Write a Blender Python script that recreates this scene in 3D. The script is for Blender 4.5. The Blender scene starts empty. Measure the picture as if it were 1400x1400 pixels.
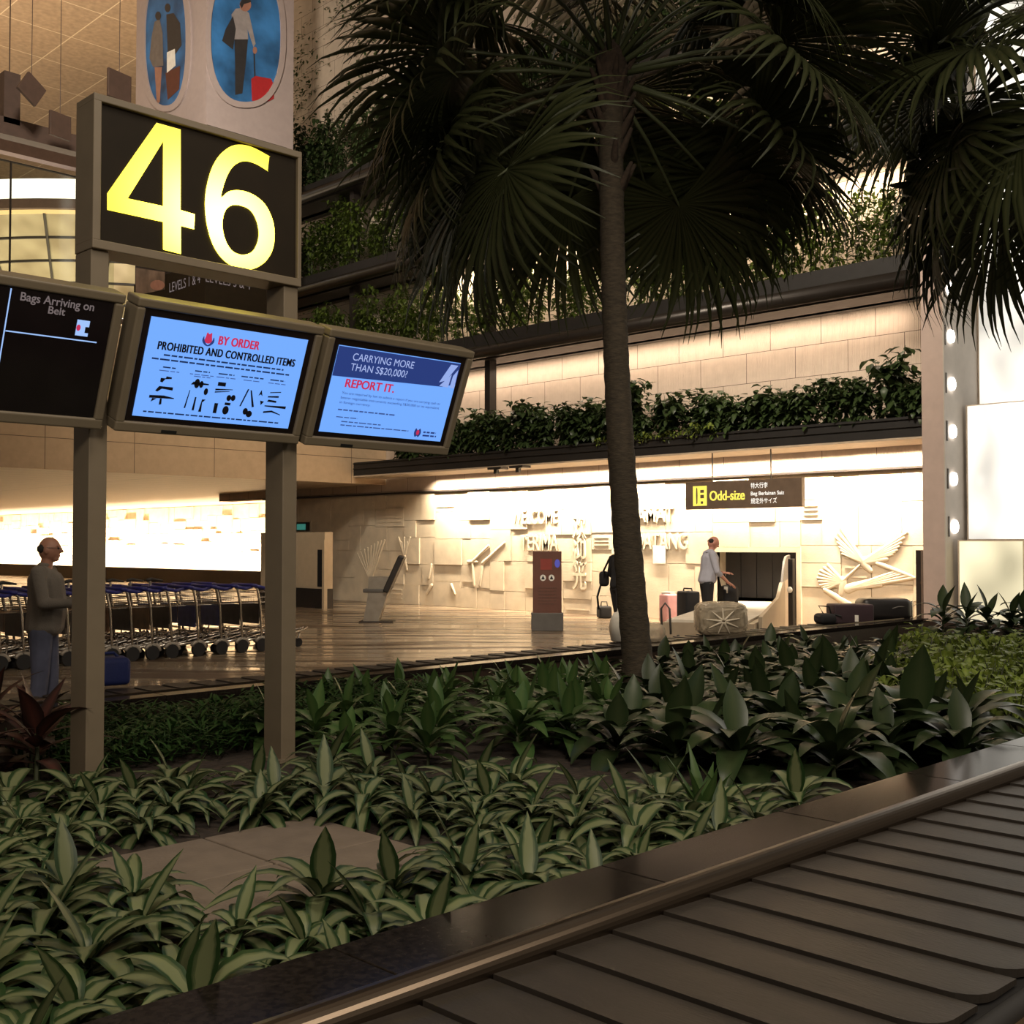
import bpy, bmesh, math, random
from mathutils import Vector, Matrix, Euler
SC = bpy.context.scene
COL = SC.collection
PI = math.pi
R2 = math.sqrt(2.0)
rnd = random.Random(46)

# ------------------------------------------------------------------ camera
FPX, PITCH, CAMZ = 1560.0, math.atan(45 / 1560.0), 1.62
cd = bpy.data.cameras.new('camera')
cd.sensor_width = 36.0
cd.lens = 36.0 * FPX / 1400.0
cd.clip_end = 300
cam = bpy.data.objects.new('camera', cd)
COL.objects.link(cam)
cam.location = (0, 0, CAMZ)
cam.rotation_euler = (PI / 2 + PITCH, 0, -PI / 4)
SC.camera = cam

# ------------------------------------------------------------------ world, exposure
w = bpy.data.worlds.new('hall_ambience')
w.use_nodes = True
w.node_tree.nodes['Background'].inputs[0].default_value = (1.0, 0.83, 0.64, 1)
w.node_tree.nodes['Background'].inputs[1].default_value = 0.105
SC.world = w
vs = SC.view_settings
vs.view_transform = 'Standard'
vs.look = 'None'
vs.exposure = 0.0
vs.gamma = 1.0
vs.use_curve_mapping = False
SC.cycles.max_bounces = 6
SC.cycles.diffuse_bounces = 3
SC.cycles.glossy_bounces = 3
SC.cycles.transparent_max_bounces = 8
SC.cycles.sample_clamp_indirect = 4.0


def area(name, loc, aim, sx, sy, watt, col, spread=180):
    l = bpy.data.lights.new(name, 'AREA')
    l.shape = 'RECTANGLE'
    l.size, l.size_y = sx, sy
    l.energy = watt
    l.color = col
    l.spread = math.radians(spread)
    o = bpy.data.objects.new(name, l)
    COL.objects.link(o)
    o.location = loc
    d = Vector(aim) - Vector(loc)
    z = -d.normalized()
    # long side (local x) along world Y when possible
    x = Vector((0, 1, 0)) if abs(z.y) < 0.9 else Vector((1, 0, 0))
    y = z.cross(x).normalized()
    x = y.cross(z)
    o.matrix_world = Matrix.Translation(loc) @ Matrix((x, y, z)).transposed().to_4x4()
    return o


WARM = (1.0, 0.80, 0.56)
SOFT = (1.0, 0.87, 0.70)
# ceiling lamps of the hall (soft, dim), high above the belts
area('ceiling_lamp_light', (3, 2, 9.5), (4, 4, 0), 3, 3, 300, SOFT)
area('ceiling_lamp_light', (-4, -5, 7.5), (6, 6, 1.5), 2.5, 2.5, 360, SOFT, 120)
area('ceiling_lamp_light', (8, 9, 13), (18, 12, 5), 3, 3, 760, SOFT, 110)
area('ceiling_lamp_light', (8, -3, 9), (10, 0, 0), 3, 3, 290, SOFT)
# wall washers tucked between the planters and the wall
area('wall_washer_light', (19.72, 16.6, 3.42), (20.1, 16.6, 2.2), 12.6, 0.10, 1200, (1.0, 0.82, 0.60), 125)
area('wall_washer_light', (19.72, 9.9, 3.42), (20.1, 9.9, 2.2), 1.6, 0.10, 160, (1.0, 0.82, 0.60), 125)
area('wall_washer_light', (19.72, 16.2, 6.02), (20.1, 16.2, 4.6), 13.0, 0.10, 150, (1.0, 0.78, 0.60))
area('wall_washer_light', (19.72, 16.2, 8.70), (20.1, 16.2, 7.4), 13.0, 0.10, 420, WARM)
area('wall_washer_light', (19.72, 15.2, 11.4), (20.1, 15.2, 10.1), 11.0, 0.10, 150, WARM)
# up-light trough in front of the far stone wall
area('trough_light', (24.4, 50.2, 0.62), (25.4, 50.2, 2.0), 36, 0.2, 7000, WARM)
# upper hall behind: unseen upward light, added to brighten its ceiling
area('upper_hall_light', (12, 40, 9), (12, 40, 15), 14, 14, 2300, WARM)
# unseen fill light, added to brighten the poster column
area('poster_fill_light', (7, 17, 14.5), (16, 27, 12), 1.5, 1.5, 480, SOFT, 90)

# ------------------------------------------------------------------ helpers


def hit(px, py, X=None, Y=None, Z=None):
    """the point of the place seen at (px, py) of the 1400 frame on a plane"""
    c, s = math.cos(PITCH), math.sin(PITCH)
    f = Vector((c / R2, c / R2, s))
    r = Vector((1 / R2, -1 / R2, 0))
    u = Vector((-s / R2, -s / R2, c))
    d = f * FPX + r * (px - 700) + u * (700 - py)
    o = Vector((0, 0, CAMZ))
    if X is not None:
        t = (X - o.x) / d.x
    elif Y is not None:
        t = (Y - o.y) / d.y
    else:
        t = (Z - o.z) / d.z
    return o + d * t


def nodes(m):
    m.use_nodes = True
    nt = m.node_tree
    return nt, nt.nodes, nt.links, nt.nodes['Principled BSDF']


def mat(name, col, rough=0.6, metal=0.0, var=0.12, scale=6.0, bump=0.0, bscale=40.0, emit=None, estr=0.0, spec=0.5, stretch=None, coat=0.0):
    m = bpy.data.materials.new(name)
    nt, N, L, b = nodes(m)
    tc = N.new('ShaderNodeTexCoord')
    mp = N.new('ShaderNodeMapping')
    if stretch:
        mp.inputs['Scale'].default_value = stretch
    L.new(tc.outputs['Object'], mp.inputs[0])
    nz = N.new('ShaderNodeTexNoise')
    nz.inputs['Scale'].default_value = scale
    nz.inputs['Detail'].default_value = 4
    L.new(mp.outputs[0], nz.inputs['Vector'])
    rp = N.new('ShaderNodeValToRGB')
    rp.color_ramp.elements[0].position = 0.3
    rp.color_ramp.elements[1].position = 0.7
    rp.color_ramp.elements[0].color = tuple(max(0, c * (1 - var)) for c in col) + (1,)
    rp.color_ramp.elements[1].color = tuple(min(1, c * (1 + var)) for c in col) + (1,)
    L.new(nz.outputs[0], rp.inputs[0])
    L.new(rp.outputs[0], b.inputs['Base Color'])
    b.inputs['Roughness'].default_value = rough
    b.inputs['Metallic'].default_value = metal
    b.inputs['Specular IOR Level'].default_value = spec
    b.inputs['Coat Weight'].default_value = coat
    if bump:
        n2 = N.new('ShaderNodeTexNoise')
        n2.inputs['Scale'].default_value = bscale
        n2.inputs['Detail'].default_value = 3
        L.new(mp.outputs[0], n2.inputs['Vector'])
        bp = N.new('ShaderNodeBump')
        bp.inputs['Strength'].default_value = bump
        bp.inputs['Distance'].default_value = 0.01
        L.new(n2.outputs[0], bp.inputs['Height'])
        L.new(bp.outputs[0], b.inputs['Normal'])
    if emit:
        b.inputs['Emission Color'].default_value = tuple(emit) + (1,)
        b.inputs['Emission Strength'].default_value = estr
    return m


def brick_mat(name, col, line, bw, bh, mortar, axes='YZ', rough=0.7, offset=0.5, ribs=0.0, var=0.06, spec=0.4):
    """panel joints drawn over a plain material (u, v taken from two object axes)"""
    m = mat(name, col, rough, var=var, spec=spec)
    nt, N, L, b = nodes(m)
    tc = N.new('ShaderNodeTexCoord')
    sp = N.new('ShaderNodeSeparateXYZ')
    cb = N.new('ShaderNodeCombineXYZ')
    L.new(tc.outputs['Object'], sp.inputs[0])
    L.new(sp.outputs[axes[0]], cb.inputs[0])
    L.new(sp.outputs[axes[1]], cb.inputs[1])
    br = N.new('ShaderNodeTexBrick')
    br.offset = offset
    br.inputs['Scale'].default_value = 1.0
    br.inputs['Brick Width'].default_value = bw
    br.inputs['Row Height'].default_value = bh
    br.inputs['Mortar Size'].default_value = mortar
    br.inputs['Mortar Smooth'].default_value = 0.1
    L.new(cb.outputs[0], br.inputs['Vector'])
    mx = N.new('ShaderNodeMixRGB')
    mx.inputs[2].default_value = tuple(line) + (1,)
    src = b.inputs['Base Color'].links[0].from_socket
    L.new(src, mx.inputs[1])
    L.new(br.outputs['Fac'], mx.inputs[0])
    L.new(mx.outputs[0], b.inputs['Base Color'])
    if ribs:
        wv = N.new('ShaderNodeTexWave')
        wv.inputs['Scale'].default_value = ribs
        L.new(cb.outputs[0], wv.inputs['Vector'])
        bp = N.new('ShaderNodeBump')
        bp.inputs['Strength'].default_value = 0.6
        bp.inputs['Distance'].default_value = 0.01
        L.new(wv.outputs[0], bp.inputs['Height'])
        L.new(bp.outputs[0], b.inputs['Normal'])
    return m


def leaf_mat(name, dark, light, mode='plain', rough=0.38, trans=0.25, vein=0.0):
    """leaf blade: uv.x runs across the blade, uv.y along it"""
    m = bpy.data.materials.new(name)
    nt, N, L, b = nodes(m)
    uv = N.new('ShaderNodeUVMap')
    uv.uv_map = 'UVMap'
    sp = N.new('ShaderNodeSeparateXYZ')
    L.new(uv.outputs[0], sp.inputs[0])
    a = N.new('ShaderNodeMath'); a.operation = 'SUBTRACT'; a.inputs[1].default_value = 0.5
    L.new(sp.outputs[0], a.inputs[0])
    ab = N.new('ShaderNodeMath'); ab.operation = 'ABSOLUTE'
    L.new(a.outputs[0], ab.inputs[0])
    cb = N.new('ShaderNodeCombineXYZ')
    L.new(sp.outputs[0], cb.inputs[0])
    L.new(sp.outputs[1], cb.inputs[1])
    mp = N.new('ShaderNodeMapping')
    mp.inputs['Scale'].default_value = (14, 1.2, 1)
    L.new(cb.outputs[0], mp.inputs[0])
    nz = N.new('ShaderNodeTexNoise')
    nz.inputs['Scale'].default_value = 1.0
    L.new(mp.outputs[0], nz.inputs['Vector'])
    ad = N.new('ShaderNodeMath'); ad.operation = 'MULTIPLY_ADD'
    L.new(nz.outputs[0], ad.inputs[0])
    ad.inputs[1].default_value = 0.30 if mode == 'variegated' else 0.25
    L.new(ab.outputs[0], ad.inputs[2])
    rp = N.new('ShaderNodeValToRGB')
    e = rp.color_ramp.elements
    if mode == 'variegated':
        e[0].position, e[1].position = 0.36, 0.50
        e[0].color, e[1].color = tuple(light) + (1,), tuple(dark) + (1,)
    else:
        e[0].position, e[1].position = 0.10, 0.55
        e[0].color, e[1].color = tuple(light) + (1,), tuple(dark) + (1,)
    L.new(ad.outputs[0], rp.inputs[0])
    oi = N.new('ShaderNodeObjectInfo')
    hs = N.new('ShaderNodeHueSaturation')
    mr = N.new('ShaderNodeMapRange')
    mr.inputs['To Min'].default_value, mr.inputs['To Max'].default_value = 0.75, 1.2
    L.new(oi.outputs['Random'], mr.inputs[0])
    L.new(mr.outputs[0], hs.inputs['Value'])
    L.new(rp.outputs[0], hs.inputs['Color'])
    L.new(hs.outputs[0], b.inputs['Base Color'])
    b.inputs['Roughness'].default_value = rough
    b.inputs['Specular IOR Level'].default_value = 0.25
    if trans:
        tr = N.new('ShaderNodeBsdfTranslucent')
        L.new(hs.outputs[0], tr.inputs[0])
        mx = N.new('ShaderNodeMixShader')
        mx.inputs[0].default_value = trans
        L.new(b.outputs[0], mx.inputs[1])
        L.new(tr.outputs[0], mx.inputs[2])
        L.new(mx.outputs[0], N['Material Output'].inputs[0])
    return m


class MB:
    """collects shapes and links them as ONE mesh object"""

    def __init__(self):
        self.v, self.f, self.uv = [], [], []

    def add(self, verts, faces, uvs=None):
        o = len(self.v)
        self.v += [tuple(p) for p in verts]
        for f in faces:
            self.f.append(tuple(i + o for i in f))
            self.uv.append([uvs[i] for i in f] if uvs else [(0, 0)] * len(f))
        return self

    def box(self, a, b, M=None):
        x0, y0, z0 = a
        x1, y1, z1 = b
        vs_ = [Vector(p) for p in ((x0, y0, z0), (x1, y0, z0), (x1, y1, z0), (x0, y1, z0), (x0, y0, z1), (x1, y0, z1), (x1, y1, z1), (x0, y1, z1))]
        if M is not None:
            vs_ = [M @ p for p in vs_]
        return self.add(vs_, [(3, 2, 1, 0), (4, 5, 6, 7), (0, 1, 5, 4), (1, 2, 6, 5), (2, 3, 7, 6), (3, 0, 4, 7)])

    def rbox(self, a, b, r, M=None, seg=3):
        """box with rounded edges"""
        bm = bmesh.new()
        bmesh.ops.create_cube(bm, size=1)
        c = (Vector(a) + Vector(b)) / 2
        s = Vector(b) - Vector(a)
        for q in bm.verts:
            q.co = Vector((q.co.x * s.x, q.co.y * s.y, q.co.z * s.z)) + c
        bmesh.ops.bevel(bm, geom=bm.edges[:], offset=r, segments=seg, affect='EDGES', profile=0.5)
        return self.bm(bm, M)

    def bm(self, bm, M=None):
        bm.verts.index_update()
        vs_ = [(M @ q.co) if M is not None else q.co.copy() for q in bm.verts]
        fs = [tuple(q.index for q in f.verts) for f in bm.faces]
        bm.free()
        return self.add(vs_, fs)

    def tube(self, pts, r, n=8, cap=True):
        pts = [Vector(p) for p in pts]
        rs = r if isinstance(r, (list, tuple)) else [r] * len(pts)
        vs_, fs = [], []
        ref = None
        for i, p in enumerate(pts):
            d = (pts[min(i + 1, len(pts) - 1)] - pts[max(i - 1, 0)]).normalized()
            if ref is None:
                ref = Vector((0, 0, 1)) if abs(d.z) < 0.9 else Vector((1, 0, 0))
            a = d.cross(ref).normalized()
            b = d.cross(a).normalized()
            ref = b.cross(d) if abs(b.cross(d).length) > 0 and False else ref
            for k in range(n):
                t = 2 * PI * k / n
                vs_.append(p + (a * math.cos(t) + b * math.sin(t)) * rs[i])
        for i in range(len(pts) - 1):
            for k in range(n):
                k2 = (k + 1) % n
                fs.append((i * n + k, i * n + k2, (i + 1) * n + k2, (i + 1) * n + k))
        if cap:
            fs.append(tuple(range(n))[::-1])
            fs.append(tuple((len(pts) - 1) * n + k for k in range(n)))
        return self.add(vs_, fs)

    def ell(self, c, r, M=None, u=12, v=8):
        bm = bmesh.new()
        bmesh.ops.create_uvsphere(bm, u_segments=u, v_segments=v, radius=1)
        for q in bm.verts:
            q.co = Vector((q.co.x * r[0], q.co.y * r[1], q.co.z * r[2]))
            if M is not None:
                q.co = M @ q.co
            q.co += Vector(c)
        return self.bm(bm)

    def caps(self, p0, r0, p1, r1):
        """tapered capsule; a radius may be a 3-tuple"""
        bm = bmesh.new()
        for p, r in ((p0, r0), (p1, r1)):
            r = r if isinstance(r, (list, tuple)) else (r, r, r)
            g = bmesh.ops.create_icosphere(bm, subdivisions=2, radius=1)
            for q in g['verts']:
                q.co = Vector((q.co.x * r[0], q.co.y * r[1], q.co.z * r[2])) + Vector(p)
        h = bmesh.ops.convex_hull(bm, input=bm.verts[:])
        bmesh.ops.delete(bm, geom=[g for g in h['geom_interior'] if isinstance(g, bmesh.types.BMVert)], context='VERTS')
        return self.bm(bm)

    def prism(self, poly, a, b, axis='z'):
        """poly in the two other axes, extruded from a to b"""
        n = len(poly)

        def P(p, t):
            return {'z': (p[0], p[1], t), 'y': (p[0], t, p[1]), 'x': (t, p[0], p[1])}[axis]
        vs_ = [P(p, a) for p in poly] + [P(p, b) for p in poly]
        fs = [tuple(range(n))[::-1], tuple(range(n, 2 * n))] + [(i, (i + 1) % n, n + (i + 1) % n, n + i) for i in range(n)]
        return self.add(vs_, fs)

    def leaf(self, base, az, el, ln, wd, droop=0.8, seg=6, fold=0.25, shape=0.45, twist=0.0, tipw=0.0):
        """a blade from base, heading az, rising el, arching down by droop (radians over its length)"""
        vs_, uvs = [], []
        p = Vector(base)
        e = el
        side0 = Vector((-math.sin(az), math.cos(az), 0))
        for i in range(seg + 1):
            t = i / seg
            d = Vector((math.cos(az) * math.cos(e), math.sin(az) * math.cos(e), math.sin(e)))
            up = side0.cross(d) * -1
            s = (side0 * math.cos(twist * t) + up * math.sin(twist * t))
            ww = wd * 0.5 * max(tipw if i == seg else 0.04, (math.sin(PI * t ** shape) if t > 0 else 0.12)) if t < 1 else wd * 0.5 * max(0.02, tipw)
            if i == 0:
                ww = wd * 0.10
            vs_ += [p - s * ww + up * ww * fold, p.copy(), p + s * ww + up * ww * fold]
            uvs += [(0, t), (0.5, t), (1, t)]
            p = p + d * (ln / seg)
            e -= droop / seg
        fs = []
        for i in range(seg):
            a = i * 3
            fs += [(a, a + 1, a + 4, a + 3), (a + 1, a + 2, a + 5, a + 4)]
        return self.add(vs_, fs, uvs)

    def mesh(self, name, smooth=False):
        me = bpy.data.meshes.new(name)
        me.from_pydata(self.v, [], self.f)
        ul = me.uv_layers.new(name='UVMap')
        i = 0
        for f in self.uv:
            for q in f:
                ul.data[i].uv = q
                i += 1
        if smooth:
            me.polygons.foreach_set('use_smooth', [True] * len(me.polygons))
        me.update()
        return me

    def build(self, name, m, parent=None, smooth=False, world=True):
        if parent is not None and world:
            ox, oy, oz = parent.matrix_world.translation if parent.parent is None else wloc(parent)
            self.v = [(p[0] - ox, p[1] - oy, p[2] - oz) for p in self.v]
        me = self.mesh(name, smooth)
        return link(name, me, m, parent)


def wloc(o):
    l = Vector(o.location)
    while o.parent:
        o = o.parent
        l = l + Vector(o.location)
    return l


def link(name, me, m, parent=None):
    o = bpy.data.objects.new(name, me)
    COL.objects.link(o)
    if m is not None and not me.materials:
        me.materials.append(m)
    if parent is not None:
        o.parent = parent
    return o


def tag(o, label, cat, group=None, kind=None):
    o['label'] = label
    o['category'] = cat
    if group:
        o['group'] = group
    if kind:
        o['kind'] = kind
    return o


def thing(name, label, cat, loc=(0, 0, 0), rz=0.0, group=None):
    o = bpy.data.objects.new(name, None)
    COL.objects.link(o)
    o.empty_display_size = 0.1
    o.location = loc
    o.rotation_euler = (0, 0, rz)
    o.matrix_world = Matrix.Translation(loc) @ Matrix.Rotation(rz, 4, 'Z')
    return tag(o, label, cat, group)


def struct(o):
    o['kind'] = 'structure'
    return o


def dup(root, loc, rz=0.0, s=1.0, label=None, group=None):
    """a copy of a thing with copies of its parts and sub-parts"""
    r = root.copy()
    COL.objects.link(r)
    r.location = loc
    r.rotation_euler = (0, 0, rz)
    r.scale = (s, s, s)
    if label:
        r['label'] = label
    if group:
        r['group'] = group

    def kids(o, n):
        for ch in list(o.children):
            if ch == n or ch.name in done:
                continue
            c = ch.copy()
            COL.objects.link(c)
            c.parent = n
            done.add(c.name)
            kids(ch, c)
    done = set()
    kids(root, r)
    return r


# flat art and lettering on a plane: origin o, unit axes u (right) and v (up), n = outwards
class Plane:
    def __init__(self, o, u, v):
        self.o, self.u, self.v = Vector(o), Vector(u).normalized(), Vector(v).normalized()
        self.n = self.u.cross(self.v)

    def M(self, s=0.0, t=0.0, h=0.0):
        p = self.o + self.u * s + self.v * t + self.n * h
        return Matrix.Translation(p) @ Matrix((self.u, self.v, self.n)).transposed().to_4x4()

    def at(self, s, t, h=0.0):
        return self.o + self.u * s + self.v * t + self.n * h

    def st(self, p):
        d = p - self.o
        return d.dot(self.u), d.dot(self.v)


def art(name, polys, pl, h, m, parent, ext=0.0, smooth=False):
    """filled outlines (holes allowed) on a plane"""
    cu = bpy.data.curves.new(name, 'CURVE')
    cu.dimensions = '2D'
    cu.fill_mode = 'BOTH'
    cu.extrude = ext
    for poly in polys:
        sp = cu.splines.new('POLY')
        sp.points.add(len(poly) - 1)
        for q, p in zip(sp.points, poly):
            q.co = (p[0], p[1], 0, 1)
        sp.use_cyclic_u = True
    return flat(name, cu, pl.M(0, 0, h), m, parent)


def flat(name, cu, M, m, parent):
    t = bpy.data.objects.new('tmp', cu)
    COL.objects.link(t)
    dg = bpy.context.evaluated_depsgraph_get()
    me = bpy.data.meshes.new_from_object(t.evaluated_get(dg))
    bpy.data.objects.remove(t)
    me.materials.clear()
    off = wloc(parent) if parent is not None else Vector((0, 0, 0))
    me.transform(Matrix.Translation(-off) @ M)
    me.name = name
    return link(name, me, m, parent)


def text(name, body, pl, s, t, hgt, m, parent, width=None, align='LEFT', bold=0.0, h=0.002, ext=0.0, shear=0.0, spacing=1.0, line=1.0, heavy=0.0):
    cu = bpy.data.curves.new(name, 'FONT')
    cu.body = body
    cu.align_x = align
    cu.size = hgt * 1.37
    cu.offset = bold * hgt
    cu.extrude = ext
    cu.shear = shear
    cu.space_character = spacing
    cu.space_line = line
    o = flat(name, cu, pl.M(s, t, h), m, parent)
    if width:
        P = [pl.st(v.co + wloc(parent)) for v in o.data.vertices]
        lo, hi = min(p[0] for p in P), max(p[0] for p in P)
        k = width / max(1e-6, hi - lo)
        c = {'LEFT': lo, 'CENTER': (lo + hi) / 2, 'RIGHT': hi}[align]
        tgt = {'LEFT': s, 'CENTER': s, 'RIGHT': s}[align]
        off = wloc(parent)
        for v in o.data.vertices:
            p = v.co + off
            ss = pl.st(p)[0]
            v.co = v.co + pl.u * ((ss - c) * k + tgt - ss)
    if heavy:       # bolder strokes: the outline repeated a hair to each side
        bm = bmesh.new()
        bm.from_mesh(o.data)
        src = bm.faces[:]
        for q in (-1, 1):
            g = bmesh.ops.duplicate(bm, geom=src)
            for v in g['geom']:
                if isinstance(v, bmesh.types.BMVert):
                    v.co += pl.u * heavy * q + pl.n * 0.0004 * q
        bm.to_mesh(o.data)
        bm.free()
    return o


def smooth_loop(pts, n=6):
    out = []
    k = len(pts)
    for i in range(k):
        p0, p1, p2, p3 = [Vector((*pts[(i + j) % k][:2], 0)) for j in (-1, 0, 1, 2)]
        for q in range(n):
            t = q / n
            out.append(tuple(0.5 * ((2 * p1) + (-p0 + p2) * t + (2 * p0 - 5 * p1 + 4 * p2 - p3) * t * t + (-p0 + 3 * p1 - 3 * p2 + p3) * t ** 3))[:2])
    return out


def ellipse(cx, cy, rx, ry, n=40, p=2.0):
    return [(cx + rx * math.copysign(abs(math.cos(2 * PI * i / n)) ** (2 / p), math.cos(2 * PI * i / n)),
             cy + ry * math.copysign(abs(math.sin(2 * PI * i / n)) ** (2 / p), math.sin(2 * PI * i / n))) for i in range(n)]


def rect(x0, y0, x1, y1):
    return [(x0, y0), (x1, y0), (x1, y1), (x0, y1)]


# ------------------------------------------------------------------ materials
M_ = {}
M_['stone'] = mat('cream_stone', (0.62, 0.53, 0.40), 0.85, var=0.10, scale=3, bump=0.25, bscale=30)
M_['stone_pale'] = mat('carved_stone', (0.66, 0.57, 0.43), 0.85, var=0.06, scale=5, bump=0.15, bscale=40)
M_['panel'] = brick_mat('ribbed_wall_panels', (0.56, 0.46, 0.37), (0.10, 0.07, 0.05), 1.15, 0.62, 0.006, 'YZ', 0.75, 0.5, ribs=9)
M_['cream'] = mat('cream_plaster', (0.55, 0.43, 0.29), 0.6, var=0.05)
M_['fascia'] = brick_mat('cream_fascia_panels', (0.52, 0.38, 0.24), (0.12, 0.08, 0.05), 2.1, 4.0, 0.008, 'XZ', 0.45, 0.0)
M_['soffit'] = brick_mat('cream_soffit', (0.55, 0.44, 0.31), (0.25, 0.19, 0.13), 0.9, 14.0, 0.02, 'YX', 0.35, 0.0)
M_['ceiling'] = brick_mat('beige_ceiling_tiles', (0.42, 0.29, 0.18), (0.75, 0.6, 0.4), 2.4, 2.4, 0.022, 'XY', 0.6, 0.0, var=0.16)
M_['dark_brown'] = mat('dark_brown_metal', (0.018, 0.014, 0.012), 0.45, var=0.2)
M_['planter'] = mat('black_brown_planter', (0.012, 0.010, 0.009), 0.6, var=0.2, bump=0.3, bscale=60)
M_['pipe'] = mat('dark_steel_pipe', (0.03, 0.024, 0.02), 0.35, 0.4)
M_['lip'] = mat('cream_metal_lip', (0.5, 0.40, 0.30), 0.5)
M_['truss'] = mat('mauve_brown_steel', (0.075, 0.045, 0.034), 0.6)
M_['column'] = mat('taupe_column_paint', (0.50, 0.385, 0.335), 0.6, var=0.05)
M_['column_side'] = mat('pale_column_paint', (0.5, 0.44, 0.38), 0.5, var=0.05)
M_['post'] = mat('olive_grey_paint', (0.155, 0.122, 0.082), 0.45, var=0.06)
M_['sign_face'] = mat('dark_sign_face', (0.014, 0.009, 0.004), 0.6, spec=0.2)
M_['housing'] = mat('champagne_monitor_shell', (0.155, 0.125, 0.085), 0.45, var=0.05)
M_['bezel'] = mat('black_bezel', (0.010, 0.006, 0.006), 0.3)
M_['black'] = mat('black_plastic', (0.010, 0.009, 0.009), 0.5)
M_['rubber'] = mat('black_rubber', (0.012, 0.011, 0.011), 0.75)
M_['slat'] = mat('worn_rubber_slat', (0.026, 0.021, 0.017), 0.5, spec=0.3, var=0.22, scale=2.5, bump=0.12, bscale=25, stretch=(4, 1, 1))
M_['granite'] = mat('dark_polished_granite', (0.014, 0.011, 0.009), 0.13, var=0.5, scale=45, spec=0.02)
M_['granite_side'] = mat('brown_granite', (0.035, 0.022, 0.016), 0.35, var=0.3, scale=30)
M_['steel'] = mat('brushed_steel', (0.15, 0.115, 0.085), 0.30, 1.0, var=0.1, stretch=(0.3, 8, 8))
M_['chrome'] = mat('chrome', (0.55, 0.5, 0.44), 0.22, 1.0, var=0.05)
M_['soil'] = mat('dark_soil', (0.028, 0.018, 0.012), 0.95, var=0.5, scale=18, bump=0.8, bscale=30)
M_['paver'] = mat('brown_paver', (0.15, 0.115, 0.085), 0.8, var=0.12, scale=8, bump=0.2, bscale=60)
M_['bark'] = mat('palm_bark', (0.042, 0.031, 0.019), 0.9, var=0.35, scale=14, bump=0.7, bscale=25, stretch=(1, 1, 3))
M_['fibre'] = mat('palm_fibre', (0.035, 0.022, 0.014), 0.95, var=0.4, scale=20, bump=0.8, bscale=40)
M_['stem'] = mat('green_stem', (0.05, 0.06, 0.025), 0.6)
M_['blue'] = mat('blue_plastic', (0.022, 0.022, 0.16), 0.4)
M_['navy'] = mat('navy_fabric', (0.012, 0.022, 0.12), 0.7, bump=0.2)
M_['skin'] = mat('skin', (0.36, 0.17, 0.11), 0.5, var=0.08)
M_['skin2'] = mat('skin_pink', (0.48, 0.22, 0.16), 0.45, var=0.08)
M_['grey_knit'] = mat('grey_knit', (0.17, 0.145, 0.12), 0.9, bump=0.4, bscale=120)
M_['denim'] = mat('faded_denim', (0.085, 0.09, 0.14), 0.85, var=0.25, scale=5)
M_['shirt'] = mat('pale_blue_shirt', (0.36, 0.36, 0.42), 0.8, var=0.08)
M_['dark_cloth'] = mat('dark_cloth', (0.007, 0.0065, 0.008), 0.85)
M_['hair'] = mat('short_dark_hair', (0.02, 0.014, 0.01), 0.8)
M_['leather'] = mat('black_leather', (0.012, 0.010, 0.010), 0.4)
M_['white'] = mat('white_plastic', (0.7, 0.66, 0.58), 0.5)
M_['paper'] = mat('white_paper', (0.8, 0.78, 0.72), 0.8)
M_['wrap'] = mat('clear_wrap', (0.42, 0.35, 0.25), 0.22, var=0.3, scale=10, bump=1.0, bscale=14)
M_['pink'] = mat('pink_shell', (0.52, 0.27, 0.27), 0.4)
M_['maroon'] = mat('maroon_fabric', (0.035, 0.016, 0.022), 0.7)
M_['belt_light'] = mat('pale_conveyor', (0.6, 0.54, 0.45), 0.5)
M_['machine'] = mat('beige_steel_panel', (0.34, 0.27, 0.19), 0.4, var=0.06)
M_['kiosk_red'] = mat('red_brown_panel', (0.13, 0.05, 0.033), 0.4, var=0.08)
M_['grey'] = mat('grey_metal', (0.11, 0.10, 0.09), 0.4)
M_['silver'] = mat('silver_paint', (0.32, 0.28, 0.23), 0.35, 0.3)
M_['void'] = mat('dark_interior', (0.006, 0.005, 0.006), 0.8)


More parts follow.
